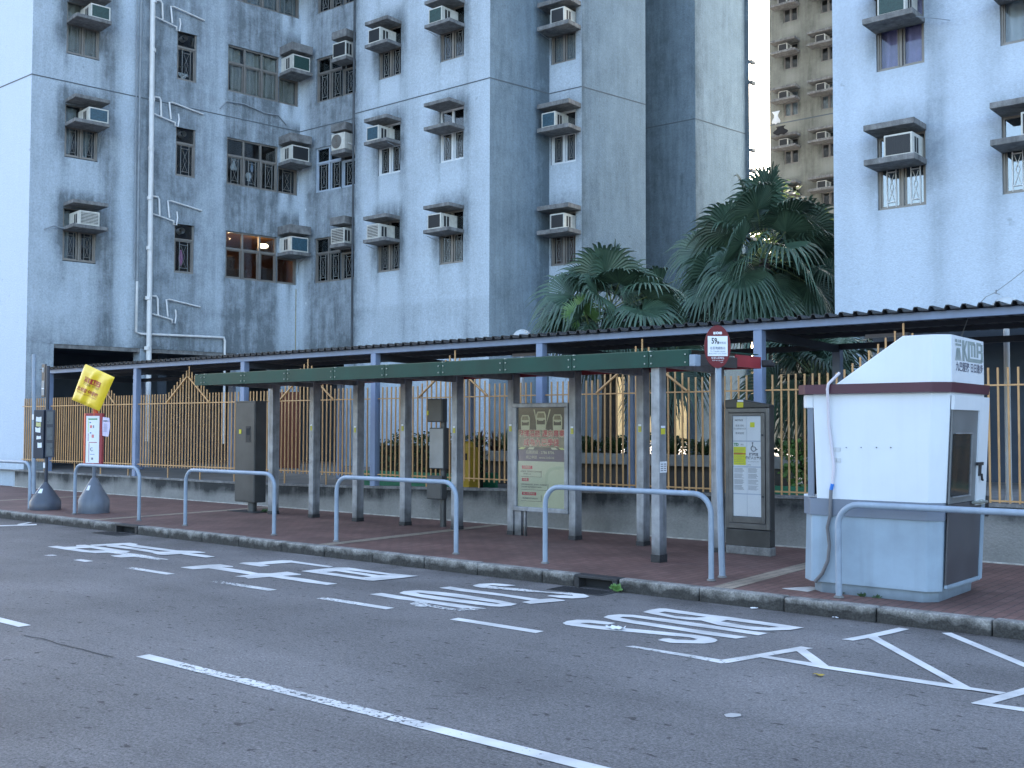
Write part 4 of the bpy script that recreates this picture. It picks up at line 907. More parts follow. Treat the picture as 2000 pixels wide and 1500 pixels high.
# poster case between two columns
px0,px1=cx[5]+.118,cx[6]-.003; yF=12.27
Ad=thing('poster_case','steel framed advertisement case with a sepia bus poster and red Chinese headline','poster case',((px0+px1)/2,12.3,.13))
b=MB(); z0,z1=.49,2.062; t_=.065
b.wbox(px0,px1,yF-.02,yF+.07,z0,z0+t_); b.wbox(px0,px1,yF-.02,yF+.07,z1-t_,z1); b.wbox(px0,px0+t_,yF-.02,yF+.07,z0+t_,z1-t_); b.wbox(px1-t_,px1,yF-.02,yF+.07,z0+t_,z1-t_)
b.wbox(px0+.01,px1-.01,yF+.05,yF+.09,z0+.01,z1-.01); b.build('case_frame',M_steel,Ad,bevel=.008)
b=MB(); b.wbox(px0+.01,px0+.13,yF+.02,yF+.08,.13,z0-.002); b.wbox(px0+.19,px0+.215,yF+.02,yF+.06,.13,z0-.002); b.build('support_leg',M_steel,Ad)
a0,a1,b0,b1=px0+t_,px1-t_,z0+t_,z1-t_; W_=a1-a0; Hh=b1-b0
fP=Fr((a0,yF+.03,b0),(1,0,0),(0,-1,0))
Mp=dict(sep=mat('poster sepia dark',(.085,.07,.045),.5,var=.35,vscale=7),cream=mat('poster cream',(.50,.47,.30),.5,var=.12,vscale=8),band=mat('poster dark band',(.085,.07,.09),.5),green=mat('poster pale green',(.46,.46,.30),.5,var=.06,vscale=6),red=mat('poster red',(.42,.03,.035),.5),mid=mat('poster sepia mid',(.20,.165,.09),.5,var=.3,vscale=20),ylw=mat('poster yellow green',(.48,.50,.16),.5,var=.2,vscale=8))
b=MB(); b.box(fP,0,W_,0,Hh*.46,0,.002,3); b.box(fP,0,W_,Hh*.46,Hh*.575,0,.002,2); b.box(fP,0,W_,Hh*.575,Hh,0,.002,0)
# light rays and three bus fronts in sepia
for k,(xa_,xb_) in enumerate(((.0,.12),(.2,.33),(.72,.84),(.9,1.))):
    b.poly([fP.p(W_*(.42+.05*k),Hh*.70,.003+.0003*k),fP.p(W_*xb_,Hh*.58,.003+.0003*k),fP.p(W_*xa_,Hh*.58,.003+.0003*k)],[5,4,4,5][k])
for k,(xc,yb,w_,h_) in enumerate(((.49,.775,.21,.185),(.16,.775,.19,.15),(.83,.775,.19,.155))):
    X,Y=W_*xc,Hh*yb; w2=W_*w_/2; h2=Hh*h_
    c=.004+.0004*k
    b.poly([fP.p(X-w2*.9,Y,c),fP.p(X+w2*.9,Y,c),fP.p(X+w2,Y+h2*.25,c),fP.p(X+w2,Y+h2*.8,c),fP.p(X+w2*.7,Y+h2,c),fP.p(X-w2*.7,Y+h2,c),fP.p(X-w2,Y+h2*.8,c),fP.p(X-w2,Y+h2*.25,c)],4)
    c+=.002
    b.poly([fP.p(X-w2*.8,Y+h2*.66,c),fP.p(X+w2*.8,Y+h2*.66,c),fP.p(X+w2*.6,Y+h2*.92,c),fP.p(X-w2*.6,Y+h2*.92,c)],6)
    b.poly([fP.p(X-w2*.8,Y+h2*.30,c),fP.p(X+w2*.8,Y+h2*.30,c),fP.p(X+w2*.8,Y+h2*.55,c),fP.p(X-w2*.8,Y+h2*.55,c)],0)
    b.poly([fP.p(X-w2*.5,Y+h2*.50,c+.001),fP.p(X+w2*.5,Y+h2*.50,c+.001),fP.p(X+w2*.5,Y+h2*.60,c+.001),fP.p(X-w2*.5,Y+h2*.60,c+.001)],4)
    for e in (-1,1): b.poly([fP.p(X+e*w2*.55-w2*.15,Y+h2*.08,c),fP.p(X+e*w2*.55+w2*.15,Y+h2*.08,c),fP.p(X+e*w2*.55+w2*.15,Y+h2*.17,c),fP.p(X+e*w2*.55-w2*.15,Y+h2*.17,c)],4)
for a in (.33,.66): b.poly([fP.p(W_*a,Hh*.98,.003),fP.p(W_*(a+.03),Hh*.98,.003),fP.p(W_*(.5+(a-.5)*.5),Hh*.80,.003)],4)
pos=b.build('poster',[Mp['sep'],M_ink,Mp['band'],Mp['green'],Mp['cream'],Mp['ylw'],Mp['mid']],Ad)
b=MB()
b.poly([fP.p(0,Hh*.60,.0085),fP.p(W_,Hh*.60,.0085),fP.p(W_,Hh*.775,.0085),fP.p(0,Hh*.775,.0085)],3)
for (tx,zz,sz) in (('發揮潛能 邁向專業',.735,.105),('成為九巴學徒',.645,.112)): b.text(tx,fP,W_*.5,Hh*zz,sz,1,.0093,sx=.98,bold=.008)
b.text('發揮潛能 邁向專業',fP,W_*.5,Hh*.735,.105,0,.0105,sx=.98,bold=.0015)
b.text('成為九巴學徒',fP,W_*.5,Hh*.645,.112,0,.0105,sx=.98,bold=.0015)
for (tx,zz,w_) in (('招聘條件',.40,.22),('待遇',.275,.14),('網上招聘專頁',.135,.30)):
    b.box(fP,W_*.09,W_*(.09+w_),Hh*(zz-.018),Hh*(zz+.014),.002,.004,0)
    b.text(tx,fP,W_*(.09+w_/2),Hh*(zz-.002),.036,1,.0055)
b.text('招聘熱線 : 2786 8706',fP,W_*.47,Hh*.548,.058,1,.006); b.text('網上申請 : www.kmb.hk',fP,W_*.47,Hh*.498,.052,1,.006)
b.text('誠懇有禮、刻苦耐勞中三至中五程度',fP,W_*.28,Hh*.355,.024,2,.006); b.text('具有責任心者',fP,W_*.2,Hh*.33,.024,2,.006)
b.text('在職受訓機械維修技術、晉升機會、享有醫療福利',fP,W_*.345,Hh*.225,.022,2,.006); b.text('完成訓練後可獲年終雙糧及員工乘車證',fP,W_*.29,Hh*.2,.022,2,.006)
b.text('歡迎親臨或致電各車廠查詢',fP,W_*.27,Hh*.085,.024,2,.006)
for zz,w_ in ((.305,.5),(.175,.64),(.06,.5)):
    b.box(fP,W_*.07,W_*w_,Hh*zz-.004,Hh*zz,.003,.0045,2); b.box(fP,W_*w_-.006,W_*w_,Hh*zz,Hh*zz+.09,.003,.0045,2)
b.build('lettering',[Mp['red'],Mp['cream'],M_ink,Mp['mid']],pos)
b=MB(); b.box(fP,0,W_,0,Hh,.016,.018); b.build('pane',glass('poster glass',(.98,.98,.98),-.055,.05),Ad)
# ================================================================ information cabinet
M_cab=mat('bronze steel',(.060,.061,.062),.38,metal=.5,var=.2,vscale=5)
Ic=thing('information_cabinet','freestanding dark steel notice cabinet with white sheets and a wheelchair sign','notice cabinet',(-6.46,12.36,.13))
x0,x1=-6.785,-6.175; y0,y1=12.29,12.43
b=MB(); b.wbox(x0,x1+.01,y0-.005,y1,.13,.235); b.build('plinth',M_conc,Ic,bevel=.01)
b=MB(); b.wbox(x0,x1,y0,y1,.235,.44); b.build('base_panel',M_cab,Ic,bevel=.006)
b=MB(); b.wbox(x0,x1,y0+.02,y1,.442,1.96); b.prism([(x0,y0,1.96),(x1,y0,1.96),(x1,y0,1.995),(x0+.16,y0,2.075),(x0,y0,2.06)],(0,y1-y0,0)); b.build('cabinet_body',M_cab,Ic,bevel=.006)
b=MB()
for (a,e,c,d,dep) in ((x0,x0+.05,.45,1.955,0),(x1-.05,x1,.45,1.955,0),(x0+.05,x1-.05,.45,.52,0),(x0+.05,x1-.05,1.90,1.955,0)): b.wbox(a,e,y0-.004,y0+.03,c,d)
b.wbox(x0+.055,x0+.11,y0-.014,y0+.01,.525,1.895); b.wbox(x1-.11,x1-.055,y0-.014,y0+.01,.525,1.895); b.wbox(x0+.11,x1-.11,y0-.014,y0+.01,.525,.60); b.wbox(x0+.11,x1-.11,y0-.014,y0+.01,1.86,1.895)
b.build('door_frame',M_steel if False else mat('door steel',(.12,.122,.124),.35,metal=.6,var=.2,vscale=6),Ic,bevel=.005)
b=MB()
for z in (.86,1.62): b.tube([(x1-.085,y0-.03,z),(x1-.085,y0-.012,z)],.012,8)
b.build('door_lock',M_iron,Ic)
fI=Fr((x0+.112,y0+.004,.605),(1,0,0),(0,-1,0)); W_=x1-x0-.224; Hh=1.255
b=MB(); b.box(fI,0,W_,0,Hh,0,.001,3)
rows=[(.0,.22),(.225,.49),(.495,.745),(.75,.995)]
for r_,(za,ze) in enumerate(rows):
    for c_i in range(2):
        xa_=W_*(.005+.5*c_i); b.box(fI,xa_,xa_+W_*.485,Hh*za+.004,Hh*ze-.004,.001,.003,0)
for c_i in range(2):            # dense timetables on the third row
    for k in range(24):
        if k%6==5: continue
        L=.36*random.uniform(.75,1)
        b.box(fI,W_*(.04+.5*c_i),W_*(.04+.5*c_i+L),Hh*.475-k*.012,Hh*.475-k*.012+.004,.003,.0042,1)
b.box(fI,W_*.02,W_*.46,Hh*.51,Hh*.615,.0032,.0045,2); b.box(fI,W_*.02,W_*.46,Hh*.628,Hh*.69,.0032,.0045,2); b.box(fI,W_*.02,W_*.46,Hh*.615,Hh*.628,.0032,.005,4)
for k in range(9): b.box(fI,W_*.05,W_*random.uniform(.3,.43),Hh*(.522+k*.018)+.001,Hh*(.522+k*.018)+.004,.0046,.0052,1)
b.text('TD',fI,W_*.12,Hh*.712,.05,5,.005,bold=.002); b.text('通告',fI,W_*.33,Hh*.712,.022,1,.005)
b.text('NOTICE',fI,W_*.22,Hh*.955,.03,1,.005,bold=.001); b.text('乘客須知',fI,W_*.25,Hh*.90,.03,1,.005); b.text('巴士服務更改安排',fI,W_*.25,Hh*.87,.022,1,.005); b.text('敬請留意',fI,W_*.25,Hh*.825,.03,1,.005)
b.text('輪椅線',fI,W_*.74,Hh*.615,.042,1,.005,bold=.001); b.text('傷健人士專用',fI,W_*.74,Hh*.58,.038,1,.005,bold=.001); b.text('For wheelchair users',fI,W_*.74,Hh*.545,.018,1,.005); b.text('KMB',fI,W_*.58,Hh*.512,.022,1,.005)
# wheelchair sign
cx_,cy_=W_*.74,Hh*.685
b.tube([fI.p(cx_+.034*math.cos(a),cy_-.012+.034*math.sin(a),.005) for a in [math.pi*(.62+1.38*k/16) for k in range(17)]],.006,4,1)
b.tube([fI.p(cx_-.014,cy_+.042,.005),fI.p(cx_-.010,cy_+.008,.005),fI.p(cx_+.02,cy_+.006,.005),fI.p(cx_+.036,cy_-.028,.005),fI.p(cx_+.052,cy_-.022,.005)],.0065,4,1)
b.prism([fI.p(cx_-.014+.011*math.cos(a*math.pi/5),cy_+.056+.011*math.sin(a*math.pi/5),.004) for a in range(10)],fI.n*.003,1)
b.box(fI,W_*.62,W_*.78,Hh*.885,Hh*.935,.0032,.0045,2)
b.build('notice_sheet',[M_stickw,M_inkg,mat('notice yellow',(.62,.62,.04),.5),mat('backing board',(.45,.5,.6),.5),mat('notice orange',(.5,.16,.03),.5),mat('notice green',(.04,.25,.10),.5)],Ic)
b=MB(); b.box(fI,0,W_,0,Hh,.008,.010); b.build('pane',MATS['poster glass'],Ic)
b=MB(); b.wbox(x0+.17,x0+.26,y0-.004,y0-.001,1.965,2.03,0); b.wbox(x0+.18,x0+.26,y0-.004,y0-.001,2.035,2.06,1); b.build('sticker',[M_stickg,M_stickw],Ic)
# ================================================================ bus stop pole by the kerb
M_maroon=mat('maroon enamel',(.12,.008,.014),.45,var=.12,spec=.3)
Bs=thing('bus_stop_sign','round headed maroon bus stop sign with white route panel on a pale blue pole','bus stop sign',(-5.70,10.25,.13))
b=MB(); b.tube([(-5.70,10.25,.13),(-5.73,10.25,1.2),(-5.735,10.25,2.42)],.034,14); b.build('pole',M_rail,Bs)
b=MB(); b.lathe((-5.70,10.25,.134),[(.05,0),(.045,.012),(.036,.02)],14); b.build('base_collar',M_conc,Bs)
c=V(1401.6,677,10.19); fS=Fr(c,r0,None); ry,rx=.228,.140
if fS.n.dot(Vector((0,-1,0)))<0: fS.n=-fS.n
b=MB(); n=40
b.prism([fS.p(rx*math.cos(2*math.pi*k/n),ry*math.sin(2*math.pi*k/n),-.02) for k in range(n)],fS.n*.02,0)
hd=b.build('sign_plate',M_maroon,Bs,bevel=.004)
b=MB(); b.box(fS,-.105,.105,-.100,.112,.0005,.004,0)
b.text('59',fS,-.036,.058,.085,1,.006,bold=.002,sx=.72); b.text('M',fS,.004,.040,.045,1,.006,sx=.5,bold=.002); b.text('特別班',fS,.052,.038,.027,3,.006,sx=.9)
b.text('往荃灣鐵路站',fS,0,-.018,.034,3,.006,sx=.8); b.text('To TSUEN WAN',fS,.0,-.052,.022,3,.006); b.text('RAILWAY STATION',fS,.0,-.076,.021,3,.006)
b.text('KMB',fS,.012,.143,.034,0,.005,bold=.002); b.box(fS,-.045,-.025,.130,.156,.0005,.003,0)
b.text('悅湖山莊總站',fS,0,-.122,.027,0,.005,sx=.85); b.text('YUET WU VILLA BT',fS,0,-.148,.0165,0,.005,sx=.85); b.text('TU03-E',fS,.04,-.170,.010,0,.005)
b.build('lettering',[M_stickw,M_ink,M_maroon,mat('printed blue grey',(.10,.13,.22),.6)],hd)
# ================================================================ steel cabinet on a stub and meter boxes
M_box=mat('galvanised box',(.078,.082,.086),.4,metal=.5,var=.2,vscale=2,streak=.15)
Ec=thing('electrical_cabinet','tall plain steel electrical cabinet on a short stub at the left end of the shelter','electrical cabinet',(-16.77,12.44,.13))
x0,x1=-17.10,-16.50
b=MB(); b.wbox(x0,x1,12.3,12.56,.31,2.18); cb=b.build('cabinet_body',M_box,Ec,bevel=.012)
b=MB(); b.wbox(x0-.01,x1+.01,12.285,12.57,2.165,2.19); b.build('lid',M_box,Ec)
b=MB(); b.wbox(x0+.012,x1-.012,12.290,12.299,.34,2.14); d=b.build('door',M_box,Ec,bevel=.003)
b=MB(); b.wbox(x0+.34,x0+.47,12.284,12.289,1.42,1.72,0); b.wbox(x0+.36,x0+.45,12.281,12.284,1.56,1.68,1); b.build('vent_panel',[M_iron,M_dark],d)
b=MB(); b.wbox(x0+.13,x0+.20,12.284,12.289,1.58,1.66); b.build('sticker',M_stickg,d)
b=MB(); b.tube([(x0+.38,12.42,.13),(x0+.38,12.42,.31)],.085,12); b.build('stub',M_box,Ec)
b=MB(); b.wbox(x0-.1,x0+.75,12.2,12.62,.134,.142); b.build('access_cover',M_iron,Ec)
Mb=thing('meter_box_post','three grey metal meter boxes stacked on one steel post behind the middle guard rail','meter boxes',(-11.95,12.5,.13))
b=MB(); b.tube([(-11.95,12.55,.13),(-11.95,12.55,1.80)],.05,12); b.build('post',M_box,Mb)
for (a,e,z0,z1) in ((-12.17,-11.84,1.79,2.16),(-12.12,-11.80,1.05,1.70),(-12.17,-11.84,.57,.94)):
    b=MB(); b.wbox(a,e,12.40,12.52,z0,z1); bx=b.build('meter_box',M_box,Mb,bevel=.01)
    b=MB(); b.wbox(a+.015,e-.015,12.392,12.399,z0+.015,z1-.015); b.build('box_door',mat('pale box door',(.24,.25,.26),.4,metal=.3,var=.15) if z0==1.05 else M_box,bx,bevel=.003)
b=MB(); b.wbox(-12.165,-12.13,12.387,12.391,1.90,1.97); b.build('sticker',M_stickg,Mb)
# ================================================================ signs on cone bases at the left
M_cone=mat('grey cone paint',(.115,.135,.17),.45,var=.15,vscale=5,streak=.3)
M_coned=mat('dark grey cone paint',(.06,.072,.10),.45,var=.2,vscale=5,streak=.3)
M_dkblue=mat('navy enamel',(.022,.030,.050),.35,var=.2)
C1=thing('bus_stop_sign','dark bus stop post with stickered navy timetable boxes on a flaking dark grey cone base','bus stop sign',(-20.07,10.15,.13))
X,Y=-20.07,10.15
b=MB(); b.lathe((X,Y,.13),[(.275,0),(.28,.01),(.28,.16),(.268,.17),(.268,.185),(.05,.50),(.045,.52)],32); cn=b.build('cone_base',M_coned,C1)
# flaked white patches, following the cone
def patch(b,X,Y,th0,th1,z0,z1,mi=0,rough=0):
    n=8; P=[]; 
    for j in range(5):
        for i in range(n+1):
            th=th0+(th1-th0)*i/n; z=z0+(z1-z0)*j/4+(rough*math.sin(i*2.1+j*1.7) if rough else 0); r=.271-(z-.185)*(.218/.315)
            P.append((X+r*math.cos(th)+0,Y+r*math.sin(th),.13+z))
    b.add(P,[(j*(n+1)+i,j*(n+1)+i+1,(j+1)*(n+1)+i+1,(j+1)*(n+1)+i) for j in range(4) for i in range(n)],mi)
for q_ in ((-2.45,-1.75,.31,.48,.010),(-2.75,-2.3,.24,.36,.015),(-2.1,-1.9,.21,.30,.015),(-1.35,-.85,.32,.40,0)):
    b=MB(); patch(b,X,Y,*q_[:4],0,q_[4]); b.build('sticker',M_stickw,cn)
b=MB(); b.tube([(X,Y,.62),(X,Y,2.86)],.035,12); b.build('post',M_dkblue,C1)
fk=Fr((X,Y-.05,1.10),Vector((.92,.39,0)),None)
if fk.n.dot(Vector((0,-1,0)))<0: fk.n=-fk.n
b=MB(); b.box(fk,-.21,.02,0,.92,-.03,.045); b1_=b.build('timetable_box',M_dkblue,C1,bevel=.01)
tm_=[M_stickw,mat('torn yellow paper',(.5,.47,.22),.7)]
for (a,e,z0,z1,m_) in ((-.15,-.03,.70,.79,0),(-.15,-.04,.61,.69,1),(-.17,-.05,.50,.59,0),(-.13,-.03,.36,.43,0),(-.11,-.01,.20,.30,0)):
    pts=[fk.p(a+random.uniform(-.01,.01),z0,.047),fk.p(e,z0+random.uniform(-.015,.015),.047),fk.p(e+random.uniform(-.01,.01),z1,.047),fk.p((a+e)/2,z1-random.uniform(0,.02),.047),fk.p(a,z1,.047)]
    b=MB(); b.poly(pts); b.build('torn_sticker',tm_[m_],b1_)
fk2=Fr((X+.03,Y-.02,1.12),Vector((.45,.9,0)),None)
fk2=Fr((X+.03,Y-.03,1.12),Vector((.8,.6,0)),None)
if fk2.n.dot(Vector((0,-1,0)))<0: fk2.n=-fk2.n
b=MB(); b.box(fk2,.0,.17,0,.90,-.02,.03); b2_=b.build('timetable_box',M_dkblue,C1,bevel=.008)
b=MB()
for k in range(3): b.box(fk2,.03,.145,.03+k*.3,.27+k*.3,.031,.033)
b.build('timetable_sheet',mat('dim sheet',(.07,.085,.10),.3,var=.25,vscale=14),b2_)
b=MB(); b.wbox(X-.19,X-.05,Y-.03,Y+.0,2.26,2.90); b3_=b.build('route_plate',M_dkblue,C1,bevel=.008)
b=MB(); b.wbox(X-.17,X-.07,Y-.036,Y-.031,2.30,2.58,0); b.wbox(X-.165,X-.075,Y-.0385,Y-.036,2.42,2.44,1); b.wbox(X-.135,X-.115,Y-.0385,Y-.031,2.74,2.83,1); b.build('timetable_sheet',[mat('grey plate',(.22,.25,.28),.4),M_stickw],b3_)
b=MB(); b.wbox(X-.038,X+.03,Y-.04,Y-.036,.92,1.02); b.build('sticker',M_stickw,C1)
C2=thing('bus_stop_sign','bus stop post on a plain grey cone base under the tilted yellow bag','bus stop sign',(-18.66,10.35,.13))
X,Y=-18.66,10.35
b=MB(); b.lathe((X,Y,.13),[(.27,0),(.275,.01),(.27,.25),(.258,.262),(.254,.275),(.06,.62),(.045,.64)],32); cn=b.build('cone_base',M_cone,C2)
b=MB(); 
P=[]
for i in range(5):
    for j in range(2):
        th=-1.35+.09*i; z=.42+.085*j; r=.262-(z-.275)*(.194/.345); P.append((X+r*math.cos(th),Y+r*math.sin(th),.13+z))
b.add(P,[(2*i,2*i+2,2*i+3,2*i+1) for i in range(4)],0); b.build('sticker',M_stickw,cn)
b=MB(); b.tube([(X,Y,.7),(X,Y,2.15),(X+.05,Y,2.55)],.038,12); b.build('post',M_cone,C2)
M_or=mat('orange red enamel',(.55,.075,.02),.4,var=.1)
M_ord=mat('dark red enamel',(.28,.03,.045),.4,var=.1)
b=MB(); b.lathe((X,Y,0),[(.045,1.0),(.045,2.04)],14); b.build('sleeve',M_or,C2)
fo=Fr((X,Y-.045,1.02),Vector((.93,.37,0)),None)
if fo.n.dot(Vector((0,-1,0)))<0: fo.n=-fo.n
b=MB(); b.box(fo,-.17,.20,0,.93,-.06,.0); bx=b.build('timetable_box',M_ord,C2,bevel=.006)
b=MB(); b.prism([fo.p(-.245,0,-.05),fo.p(-.172,0,.0),fo.p(-.172,.93,.0),fo.p(-.245,.93,-.05)],fo.n*-.02,0); b.build('side_flap',M_or,C2)
b=MB(); b.box(fo,-.145,.145,.02,.88,.001,.006,0)
b.box(fo,-.10,.10,.81,.835,.006,.008,1); b.box(fo,-.105,-.085,.58,.80,.006,.008,6); b.box(fo,-.10,-.09,.42,.56,.006,.008,2); b.box(fo,-.08,.10,.39,.402,.006,.008,2); b.box(fo,-.08,-.07,.04,.38,.006,.008,2)
b.box(fo,-.07,-.04,.75,.77,.006,.008,3); b.box(fo,-.06,-.01,.66,.71,.006,.008,4); b.box(fo,.01,.03,.66,.71,.006,.008,5); b.box(fo,-.06,-.03,.56,.58,.006,.008,3); b.box(fo,-.02,.03,.48,.54,.006,.008,4)
b.tube([fo.p(-.01+.03*math.cos(a),.27+.03*math.sin(a),.008) for a in [k*math.pi/6 for k in range(2,12)]],.005,4,5)
b.box(fo,-.05,.05,.175,.183,.006,.008,3); b.box(fo,-.02,.02,.08,.12,.006,.008,5)
b.build('timetable_sheet',[M_stickw,mat('sheet green',(.06,.25,.10),.5),mat('sheet maroon',(.35,.08,.10),.5),mat('sheet blue',(.06,.10,.35),.5),mat('sheet coral',(.6,.2,.2),.5),M_inkg,mat('sheet lime',(.5,.6,.3),.5)],bx)
b=MB(); P=[]
for i in range(5):
    for j in range(5): P.append(fo.p(.215+.035*i+.01*math.sin(j),.52+.085*j-.004*i,.02*math.sin(j*.9+i*.5)))
b.add(P,[(5*i+j,5*(i+1)+j,5*(i+1)+j+1,5*i+j+1) for i in range(4) for j in range(4)],0)
b.box(fo,.24,.34,.78,.80,.022,.024,1)
for k in range(7): b.box(fo,.25,.33,.60+k*.022,.606+k*.022,.024,.026,1)
o=b.build('paper_notice',[mat('lilac paper',(.60,.55,.75),.6),M_inkg],C2)
# yellow bag tied over the head
Pc=[V(166.6,710.6,10.2),V(224,737,10.2),V(194.5,802.5,10.2),V(140.7,780,10.2)]
Bag=thing('cover_bag','crumpled yellow cover bag with red lettering, tilted over a bus stop post','cover bag',((Pc[2]+Pc[3])/2))
ux=(Pc[1]-Pc[0]).normalized(); nrm=ux.cross((Pc[0]-Pc[3])).normalized()
if nrm.y>0: nrm=-nrm
n=26; P=[]; 
for side in (0,1):
    for j in range(n+1):
        for i in range(n+1):
            u_,v_=i/n,j/n; p=(Pc[3]*(1-u_)+Pc[2]*u_)*(1-v_)+(Pc[0]*(1-u_)+Pc[1]*u_)*v_
            ed=min(u_,1-u_,v_*1.5+.02,1-v_)
            puff=.055*min(1,ed/.14)**.5 if ed>0 else 0
            cre=.030*math.exp(-((u_-.50+.10*(1-v_))/.07)**2)*(.4+.6*v_)-.03*math.exp(-((u_-.62+.10*(1-v_))/.09)**2)+.012*fnz(u_*3,v_*3,2)+.006*fnz(u_*9,v_*9,1)
            P.append(p+nrm*((puff+cre*min(1,ed/.08)) if side==0 else -puff))
m_=(n+1)*(n+1)
fs=[(k*m_+j*(n+1)+i,k*m_+j*(n+1)+i+1,k*m_+(j+1)*(n+1)+i+1,k*m_+(j+1)*(n+1)+i) for k in (0,1) for j in range(n) for i in range(n)]
b=MB(); b.add(P,fs,0,True); bag=b.build('bag_cloth',mat('yellow vinyl',(.72,.50,.02),.42,var=.08,vscale=4),Bag)
def bagpt(x,y):     # x,y in 0..1 over the bag face
    i=min(n-1,max(0,int(x*n))); j=min(n-1,max(0,int(y*n))); fx,fy=x*n-i,y*n-j
    g=lambda a,c: P[c*(n+1)+a]
    return (g(i,j)*(1-fx)+g(i+1,j)*fx)*(1-fy)+(g(i,j+1)*(1-fx)+g(i+1,j+1)*fx)*fy
class BagFr:
    n=nrm
    def p(s,a,b_,c=0): return bagpt(a,b_)+nrm*(c+.004)
bf=BagFr()
def kmb(b,fr,a,b0,w_,h,mi=0,c=.003,emblem=True):
    """operator letters K m B sharing a heavy foot, with the small striped emblem to the left"""
    u=w_/20; t=h*.13
    def q(x0,x1,y0,y1,cc=0): 
        N_=3
        for k in range(N_):
            xa,xb=x0+(x1-x0)*k/N_,x0+(x1-x0)*(k+1)/N_
            b.poly([fr.p(a+xa*u,b0+y0*h,c+cc),fr.p(a+xb*u,b0+y0*h,c+cc),fr.p(a+xb*u,b0+y1*h,c+cc),fr.p(a+xa*u,b0+y1*h,c+cc)],mi)
    if emblem:
        q(0,1.2,.86,1.0); q(1.8,2.2,.86,1.0); q(2.8,4,.86,1.0); q(.2,4,.70,.80)
        for k in range(5):
            x=.2+k*.8; s_=(k-2)*.35
            b.poly([fr.p(a+(x-s_*-.2)*u,b0,c),fr.p(a+(x+.45-s_*-.2)*u,b0,c),fr.p(a+(x+.45-s_)*u,b0+.6*h,c),fr.p(a+(x-s_)*u,b0+.6*h,c)],mi)
    q(4.7,6.2,0,1)
    b.poly([fr.p(a+5.9*u,b0+.42*h,c),fr.p(a+7.3*u,b0+.02*h,c),fr.p(a+8.5*u,b0+.02*h,c),fr.p(a+6.8*u,b0+.55*h,c),fr.p(a+8.2*u,b0+h,c),fr.p(a+7.1*u,b0+h,c),fr.p(a+5.9*u,b0+.62*h,c)],mi)
    q(8.4,9.9,.0,1); q(9.9,13.4,.82,1); q(10.7,11.9,.26,.82); q(12.6,14.0,.26,.92)
    q(9.9,18.5,0,.18); q(14.6,16.0,.26,1); q(16.0,18.4,.84,1); q(16.0,18.2,.48,.62); q(17.6,19.2,.56,.94); q(17.8,19.4,.06,.54)
b=MB(); kmb(b,bf,.24,.60,.56,.14,0,.002); b.text('九巴服務 日日進步',bf,.52,.55,.075,1,.002,sx=.9)
b.text('此站暫停服務',bf,.48,.375,.12,0,.002,bold=.002,sx=1.02); b.text('This stop is temporarily suspended',bf,.48,.285,.055,0,.002,sx=.9)
b.build('lettering',[mat('bag print red',(.35,.03,.02),.5),mat('bag print olive',(.18,.12,.01),.5)],bag)
Tp=thing('metal_pole','tall thin bare grey metal pole behind the dark cone base sign','pole',(-24.9,12.3,.13))
p0_=V(66,964,12.33); p1_=V(66.5,692,12.33)
b=MB(); b.tube([(p0_.x,12.33,.13),(p1_.x,12.33,p1_.z)],.048,12); b.build('pole',M_rail,Tp)
b=MB(); b.wbox(p0_.x-.05,p0_.x+.03,12.275,12.28,1.86,1.99); b.build('sticker',M_stickw,Tp)
# ================================================================ kiosk
M_kw=mat('kiosk white fibreglass',(.60,.645,.70),.34,var=.05,vscale=1.3,spec=.45,streak=.10,streakcol=(.36,.38,.40),bump=.05,bscale=3)
M_kb=mat('kiosk pale blue fibreglass',(.255,.335,.42),.42,var=.12,vscale=2.2,streak=.30,streakcol=(.15,.19,.22),grime=(.13,.26,.5))
M_kg=mat('kiosk grey band',(.15,.18,.235),.4,var=.12,vscale=2,streak=.25,streakcol=(.14,.17,.2))
M_km=mat('kiosk maroon trim',(.060,.016,.032),.42,var=.2,vscale=2)
M_kd=mat('kiosk door grey',(.062,.062,.072),.4,var=.15,vscale=3,streak=.2)
K=thing('ticket_kiosk','white fibreglass operator kiosk with a sloping roof, maroon trim and pale blue base','kiosk',(-4.0,10.5,.13))
def ring(z,bl,al,cr,dr,er,yf,ych,yb,yl):
    return [(al,yl,z),(bl,yf,z),(cr,yf,z),(dr,ych,z),(er,yb,z),(al,yb,z)]
b=MB(); b.loft([ring(.13,-4.48,-4.60,-3.52,-3.41,-3.42,9.98,10.10,11.06,10.10),ring(.235,-4.47,-4.60,-3.51,-3.40,-3.41,9.97,10.09,11.06,10.09)]); b.build('plinth',M_kb,K,bevel=.012)
b=MB(); b.loft([ring(.235,-4.56,-4.69,-3.462,-3.362,-3.345,9.93,10.05,11.10,10.08),ring(.87,-4.55,-4.67,-3.452,-3.340,-3.325,9.93,10.05,11.08,10.08)]); b.build('lower_body',M_kb,K,bevel=.014)
b=MB(); b.loft([ring(.873,-4.56,-4.69,-3.447,-3.332,-3.318,9.915,10.04,11.09,10.07),ring(1.03,-4.56,-4.69,-3.442,-3.327,-3.312,9.915,10.04,11.09,10.07)]); b.build('belt_band',M_kg,K,bevel=.01)
b=MB(); b.wbox(-4.70,-4.50,10.08,11.0,1.03,1.06); b.build('window_sill',M_kw,K,bevel=.01)
b=MB(); b.loft([ring(1.032,-4.50,-4.505,-3.445,-3.325,-3.318,9.95,10.07,11.05,9.955),ring(2.035,-4.53,-4.535,-3.402,-3.268,-3.262,9.95,10.07,11.03,9.955)]); ub=b.build('upper_body',M_kw,K,bevel=.01)
b=MB(); b.prism([(-4.535,9.955,1.90),(-4.60,9.955,1.90),(-4.655,10.0,1.90),(-4.66,11.0,1.90),(-4.535,11.0,1.90)],(0,0,.135)); b.build('window_head',M_kw,K,bevel=.01)
